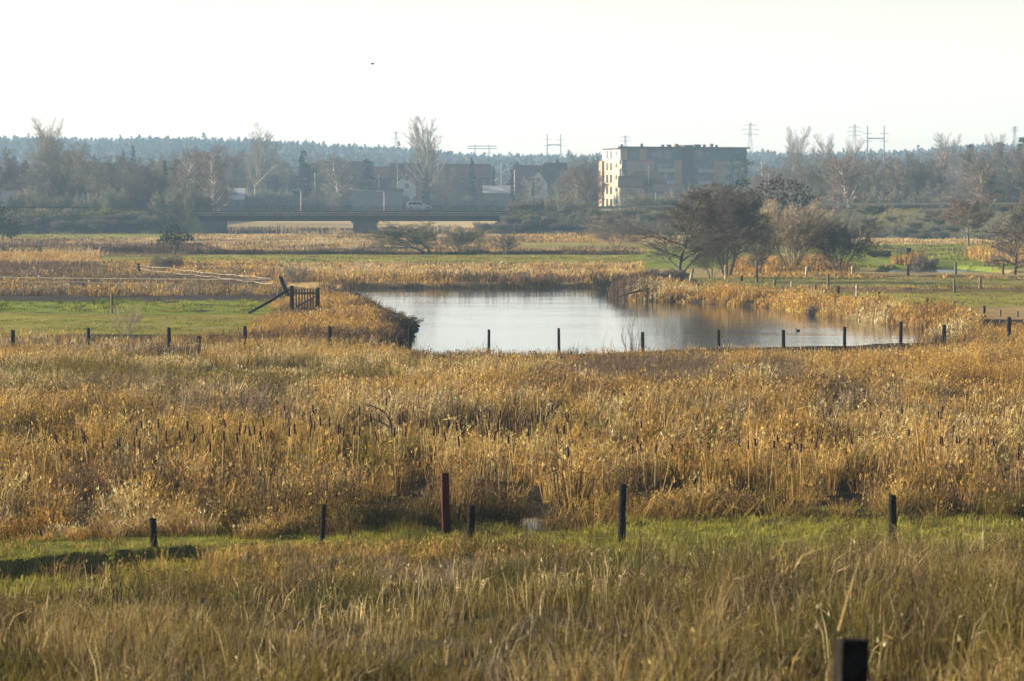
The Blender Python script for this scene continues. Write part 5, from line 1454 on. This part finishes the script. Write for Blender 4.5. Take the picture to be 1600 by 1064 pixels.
G3 = 'posts of the fences in the meadow beyond the spit'
far = [(1048, 430, 447, 'post_pale', 'pale post under the big spreading tree, nearest the water', None), (1074, 429, 445, 'post_pale', 'pale post next to the one under the big spreading tree', None),
       (1083, 421, 441, 'post_pale', 'pale post leaning to one side beside the big spreading tree', (.3, 0)), (1134, 415, 437, 'post_pale', 'upright pale post in front of the dense many-stemmed tree', None),
       (1159, 432, 446, 'post', 'thick dark post in front of the dense many-stemmed tree', None), (1182, 408, 443, 'post_mid', 'tall brown post beside the thin little tree', None),
       (1211, 438, 451, 'post_mid', 'short tilted post below the willow', (.15, 0)), (1237, 441, 449, 'post_pale', 'tiny pale post below the willow', None), (1261, 418, 434, 'post_pale', 'pale post in front of the wide dark domed bush', (.12, 0)),
       (1274, 444, 456, 'post_mid', 'short post where the orange spit reeds meet the field', None), (1294, 430, 450, 'post_mid', 'brown post below the wide dark domed bush', None), (1310, 448, 463, 'post', 'thin dark post between the two pale ones below the domed bush', None),
       (1332, 417, 434, 'post_pale', 'pale post at the end of the wide dark domed bush', None), (1339, 446, 466, 'post_pale', 'thick pale post at the corner of the green field', None), (1374, 457, 486, 'post', 'tall thin dark post at the corner of the green field', None),
       (1419, 414, 432, 'post_mid', 'brown post at the start of the small pond', None), (1449, 467, 482, 'post', 'first dark post in the green field after the tall thin one', None), (1492, 472, 487, 'post', 'second dark post in the green field after the tall thin one', None),
       (1493, 411, 430, 'post_mid', 'brown post standing before the middle of the small pond', None), (1491, 438, 458, 'post_mid', 'brown post below the small pond', None), (1532, 435, 452, 'post_mid', 'brown post below the far end of the small pond', None),
       (1538, 479, 496, 'post', 'third dark post in the green field after the tall thin one', None), (1563, 485, 495, 'post_mid', 'short brown post near the field corner by the golden reeds', None),
       (1567, 412, 430, 'post_mid', 'brown post beside the bare crooked tree', None), (1590, 487, 496, 'post_mid', 'short brown post at the picture edge above the golden reeds', None)]
for px, top, base, mm, lab, tl in far:
    post(px, top, base, 4.2 if base - top > 12 else 3.4, lab, mm, G3, tilt=tl, cut=False)
for px, top, base, lab in [(433, 355, 366, 'first little post in the meadow seen under the bridge'), (482, 357, 366, 'second little post in the meadow seen under the bridge'), (457, 397, 403, 'tiny post on the green strip of the far meadow'),
                           (1535, 376, 383, 'tiny post on the far green meadow behind the rust-crowned birch'), (1490, 387, 397, 'tiny post on the far green meadow beside the rust-crowned birch')]:
    post(px, top, base, 2.4, lab, 'post_mid', 'little posts of the far meadow', cut=False)
post(175, 459, 491, 4.2, 'slim post standing in the green field beside the bare shrub', 'post_mid', cut=False)
post(217, 413, 428, 5, 'dark square post where the sagging fence tape begins', 'post', cut=False)
post(487, 465, 482, 3.2, 'small stake in the grass beyond the wooden gate', 'post_mid', cut=False)
lp = post(438, 433, 468, 6.5, 'leaning post that holds the white fence tapes', 'post', tilt=(-.46, 0), cut=False)

# ------------------------------------------------------------------ gate with its posts and brace
gp = on(478, 490)
gd = gp.y
s = gd / F
g = empty('wooden_gate', gp, R(-4), 'slatted wooden gate with a diagonal board between two posts', 'gate')
def gx(px): return (px - 478) * s
def gz(py): return atd(478, py, gd)[2] - gp.z
m = MB()
for k in range(8):
    x = gx(463) + (gx(494) - gx(463)) * k / 7
    m.box(x - .035, x + .035, -.03, -.008, gz(489) + .04 * (k % 2), gz(452.5) + .02 * (k % 3))
m.build('slats', M['gate'], g)
m = MB()
for py in (459, 484): m.box(gx(460), gx(496), -.006, .035, gz(py) - .055, gz(py) + .055)
m.build('cross_rail', M['gate'], g)
a, b = Vector((gx(463), .05, gz(480))), Vector((gx(494), .05, gz(463)))
m = MB(); m.tube([a, b], .05, 4); m.build('diagonal', M['gate'], g)
for px, top, w in ((455.5, 448, 7.0), (497, 451, 5.0)):
    m = MB(); r = w * s / 2
    m.tube([(gx(px), 0, -.2), (gx(px) + .01, 0, gz(top) * .5), (gx(px), 0, gz(top)), (gx(px), 0, gz(top) + .03)], [r * 1.08, r, r * .98, r * .7], 9); m.build('gate_post', M['post'], g, True)
b0 = on(388, 491); b1 = Vector(atd(452, 453, gd - .15))
m = MB(); m.tube([Vector((0, 0, .03)), (b1 - b0) * .5 + Vector((0, 0, -.02)), b1 - b0], [.075, .08, .065], 7)
o = m.build('brace_pole', M['post'], None, True); o.location = b0
tag(o, 'dark pole propped slantwise against the gate post', 'pole')

# white fence tapes
def tape(pts, r, label, sag=0.0, name='fence_tape', m='rope'):
    P = [Vector(p) for p in pts]
    Q = []
    for i in range(len(P) - 1):
        for k in range(8):
            t = k / 8
            q = P[i].lerp(P[i + 1], t); q.z -= sag * 4 * t * (1 - t); Q.append(q)
    Q.append(P[-1])
    mb = MB(); o_ = Q[0].copy(); mb.tube([q - o_ for q in Q], r, 5)
    o = mb.build(name, M[m], None); o.location = o_
    return tag(o, label, 'fence tape')
ld = on(438, 468).y
tape([atd(-160, 431, ld - 30), atd(424.5, 437, ld)], .024, 'taut white fence tape running straight to the leaning post', .06)
tape([atd(-160, 439, ld - 26), atd(120, 441, ld - 14), atd(270, 444, ld - 7)], .012, 'fainter thin tape under the taut white one', .05)
fa = on(217, 428).y
up_, lo_ = [], []
for t in (0, .22, .40, .55, .70, .85, 1):
    d = fa + (ld - fa) * t
    px = 217 + (424.5 - 217) * t
    up_.append(atd(px, 415 + 20.5 * t - 0.8 * math.sin(t * 9), d)); lo_.append(atd(px + 1, 419.5 + 23.5 * t + 1.2 * math.sin(t * 8) * (1 - t), d))
tape(up_, .011, 'upper sagging white tape between the dark square post and the leaning post', .06)
tape(lo_, .011, 'lower sagging white tape between the dark square post and the leaning post', .09)
for k, t in enumerate((.22, .40, .55, .70, .85)):
    d = fa + (ld - fa) * t; px = 217 + (424.5 - 217) * t
    q = atd(px, 414 + 20.5 * t, d); p = stand(px, d)
    mb = MB(); mb.tube([(0, 0, -.1), (0, 0, q[2] - p.z + .02)], .018, 5)
    o = mb.build('fence_stake', M['post_mid']); o.location = p
    tag(o, ['first', 'second', 'third', 'fourth', 'fifth'][k] + ' thin stake under the sagging tape from the dark square post', 'stake', 'thin stakes under the sagging tape')

# far rail fence and dark box
p = on(1382, 398); d = p.y; s = d / F
rfn = empty('rail_fence', p, R(3), 'pale wooden rail fence running down to a dark box', 'fence')
m = MB(); m.tube([((1350 - 1382) * s, 0, atd(1350, 383, d)[2] - p.z), ((1416 - 1382) * s, 0, atd(1416, 391, d)[2] - p.z)], .075, 5); m.build('top_rail', M['post_pale'], rfn)
m = MB(); m.tube([((1350 - 1382) * s, .03, atd(1350, 389, d)[2] - p.z), ((1416 - 1382) * s, .03, atd(1416, 395, d)[2] - p.z)], .04, 5); m.build('lower_rail', M['post_pale'], rfn)
for k in range(12):
    px = 1352 + 5.6 * k
    m = MB(); x = (px - 1382) * s; m.box(x - .04, x + .04, .05, .12, -.2, atd(px, 384 + (px - 1350) * .12, d)[2] - p.z); m.build('post', M['post_mid'], rfn)
p = on(1419, 400); s = p.y / F
bx = empty('feed_box', p, R(15), 'dark box standing at the end of the pale rail fence', 'box')
m = MB(); m.box(-.26, .26, -.26, .26, 0, .72); b = m.build('body', M['dark'], bx); bv = b.modifiers.new('b', 'BEVEL'); bv.width = .03
m = MB(); m.box(-.31, .31, -.31, .31, .722, .82); m.box(-.2, .2, -.34, -.312, .73, .78); m.build('lid', M['dark'], bx)

# dead branch arching out of the reeds
o0 = Vector(atd(612, 668, 93)); o0.z = ground(o0.x, 93)
def bp(px, py): return Vector(atd(px, py, 93)) - o0
m = MB()
m.tube([Vector((0, 0, -.1)), bp(612, 668), bp(609, 655), bp(600, 643), bp(588, 636), bp(575, 632), bp(562, 629)], [.03, .028, .025, .02, .016, .012, .006], 6)
m.tube([bp(609, 668), bp(600, 661), bp(585, 655), bp(570, 648), bp(556, 640)], [.02, .016, .014, .01, .005], 5)
m.tube([bp(588, 636), bp(584, 648), bp(580, 652)], [.01, .008, .004], 5); m.tube([bp(600, 643), bp(606, 633)], [.01, .004], 5)
o = m.build('dead_branch', M['bark'], None, True); o.location = o0
tag(o, 'dark bare branch arching out of the reeds among the cattails', 'branch')
# fallen branches at the end of the spit
o0 = on(1000, 466)
m = MB()
for a, b, r in (((1015, 452), (966, 465), .05), ((1005, 456), (962, 467), .035), ((995, 450), (972, 468), .03), ((1012, 446), (985, 466), .03)):
    m.tube([Vector(atd(a[0], a[1], o0.y)) - o0, Vector(atd((a[0] + b[0]) / 2, (a[1] + b[1]) / 2 - 2, o0.y - 1)) - o0, Vector(atd(b[0], b[1], o0.y - 2)) - o0], [r, r * .8, r * .4], 5)
o = m.build('fallen_branch', M['bark'], None); o.location = o0
tag(o, 'fallen dark branches trailing into the water at the end of the spit', 'branch')
# broken reed stalks in the hollow by the puddle and one long pale stalk close up
def stalk(P, r, label, name='reed_stalk'):
    P = [Vector(q) for q in P]; o0 = P[0].copy()
    m = MB(); m.tube([q - o0 for q in P], [r * (1 - .6 * i / (len(P) - 1)) for i in range(len(P))], 5)
    o = m.build(name, M['stalk']); o.location = o0
    tag(o, label, 'reed stalk')
stalk([atd(1311, 985, 24), atd(1326, 930, 24), atd(1345, 868, 24)], .009, 'long pale reed stalk leaning over the big blurred post')
stalk([atd(853, 822, 78.5), atd(866, 795, 78.5), atd(876, 762, 78.5)], .012, 'long bent straw stalk standing over the flattened reeds')
stalk([atd(838, 812, 78), atd(862, 795, 78), atd(858, 780, 78), atd(838, 778, 78)], .010, 'hooked straw stalk over the flattened reeds')

# ------------------------------------------------------------------ cattails
CT = [(190, 634), (181, 642), (229, 653), (247, 652), (214, 662), (53, 653), (58, 658), (129, 663), (144, 670), (148, 674), (110, 671), (101, 671), (92, 670), (178, 677), (183, 682), (201, 678), (215, 683),
      (165, 683), (255, 675), (258, 670), (278, 670), (289, 673), (297, 655), (328, 660), (331, 660), (347, 670), (369, 659), (373, 650), (381, 665), (383, 672), (327, 687), (399, 663),
      (445, 626), (502, 629), (487, 640), (557, 632), (600, 618), (423, 648), (458, 650), (468, 658), (490, 655), (494, 649), (516, 649), (504, 651), (530, 665), (534, 660), (540, 657), (549, 660), (555, 664),
      (580, 644), (597, 644), (623, 647), (627, 642), (633, 646), (642, 641), (661, 652), (665, 648), (674, 649), (676, 664), (683, 661), (700, 658), (702, 652), (710, 670), (718, 656), (721, 653), (727, 678),
      (747, 648), (758, 638), (768, 650), (770, 656), (779, 657), (761, 667), (764, 669), (625, 664), (619, 665), (610, 667), (481, 664), (448, 665), (420, 668), (414, 668), (403, 662), (525, 692), (781, 639),
      (741, 637), (728, 640), (841, 623), (846, 627), (835, 643), (842, 645), (853, 646), (806, 657), (814, 652), (818, 665), (821, 653), (884, 643), (904, 640), (918, 647), (879, 661), (885, 662), (802, 675),
      (1008, 655), (1034, 690), (1013, 690), (1023, 692), (999, 679), (983, 692), (895, 693), (1380, 641), (1414, 634), (1409, 648), (1449, 634), (1465, 632), (1475, 640), (1478, 642), (1501, 648), (1222, 677),
      (1231, 685), (1202, 684), (1244, 680), (1250, 690), (1260, 688), (1265, 689), (1272, 687), (1278, 678), (1304, 677), (1340, 679), (1493, 680), (1497, 678), (1505, 682), (1463, 680), (1479, 680), (1530, 682),
      (1548, 682), (1560, 683), (1595, 703), (1422, 668), (1584, 690), (1158, 682), (1170, 686), (1185, 683)]
sm = MB(); sm.tube([(0, 0, -.1), (.01, 0, .6), (0, 0, 1.2)], [.011, .009, .007], 5); sm.tube([(0, 0, 1.40), (0, 0, 1.52)], [.005, .002], 4)
hm = MB(); hm.tube([(0, 0, 1.20), (0, 0, 1.22), (0, 0, 1.39), (0, 0, 1.41)], [.012, .023, .022, .009], 8)
proto_ct = None
for px, py in CT:
    p = Vector(at(px, py - 6, (1.95 if px < 940 else 1.72) + rp.uniform(-.10, .08)))
    gz_ = ground(p.x, p.y)
    if px < 410: lab = 'dark brown cattail of the stand behind the short dark post by the ditch'
    elif px < 590: lab = 'dark brown cattail of the stand before the arching dead branch, above the thin black post'
    elif px < 790: lab = 'dark brown cattail of the stand around the dead branch and above the red post'
    elif px < 940: lab = 'dark brown cattail of the stand above the flattened reeds and the puddle'
    elif px < 1330: lab = 'dark brown cattail of the low row between the tall black post and the blue-black post'
    else: lab = 'dark brown cattail of the stand behind the blue-black post with its foot in tan grass'
    if proto_ct is None:
        e = empty('cattail', (0, 0, 0), 0, lab, 'cattail', 'cattails: ' + lab)
        sm.build('stalk', M['stalk'], e, True); hm.build('head', M['cattail'], e, True)
        proto_ct = e
    else:
        e = copy_tree(proto_ct)
        e['label'] = lab; e['group'] = 'cattails: ' + lab
    e.location = (p.x, p.y, gz_)
    ks = rp.uniform(.8, 1.2)
    e.scale = (ks, ks, (p.z - gz_) / 1.52)
    e.rotation_euler = (rp.gauss(0, .08), rp.gauss(.03, .10), rp.uniform(0, 6.28))

# ------------------------------------------------------------------ birds
q = Vector(atd(582, 101, 420))
e = empty('bird', q, R(20), 'tiny dark bird flying in the empty sky', 'bird')
m = MB(); m.tube([(-.22, 0, 0), (-.1, 0, .02), (.08, 0, .03), (.18, 0, .05), (.26, 0, .04)], [.02, .06, .07, .04, .008], 7); m.build('body', M['feather'], e, True)
for s in (-1, 1):
    m = MB(); m.add([(-.08, 0, .05), (.1, 0, .05), (.08, s * .25, .14), (-.06, s * .25, .14), (-.06, s * .5, .08), (0, s * .52, .09), (-.08, 0, .04), (.1, 0, .04), (.08, s * .25, .13), (-.06, s * .25, .13)],
                       [(0, 1, 2, 3), (3, 2, 5, 4), (6, 9, 8, 7), (0, 6, 7, 1)]); m.build('wing', M['feather'], e)
q = Vector(at(1247, 518, 0.0))
e = empty('duck', q, R(200), 'small dark duck floating on the river', 'bird')
e.scale = (.55, .55, .55)
m = MB(); m.tube([(-.24, 0, .12), (-.15, 0, .07), (0, 0, .06), (.14, 0, .08), (.19, 0, .15), (.2, 0, .21), (.25, 0, .22), (.31, 0, .2)], [.012, .07, .1, .08, .04, .045, .04, .012], 8); m.build('body', M['feather'], e, True)

# ------------------------------------------------------------------ haze
hz = MB(); hz.box(-1950, 1950, -70, 2990, -2.2, 78)
ho = hz.build('haze', None)
hm_ = bpy.data.materials.new('haze_air')
hm_.use_nodes = True
nt = hm_.node_tree
nt.nodes.remove(nt.nodes['Principled BSDF'])
pv = nt.nodes.new('ShaderNodeVolumePrincipled')
pv.inputs['Color'].default_value = (0.42, 0.67, 1.0, 1)
pv.inputs['Density'].default_value = 0.00022
pv.inputs['Anisotropy'].default_value = 0.15
nt.links.new(pv.outputs[0], nt.nodes['Material Output'].inputs['Volume'])
ho.data.materials.append(hm_)
tag(ho, 'thin blue winter haze over the whole valley', kind='stuff')
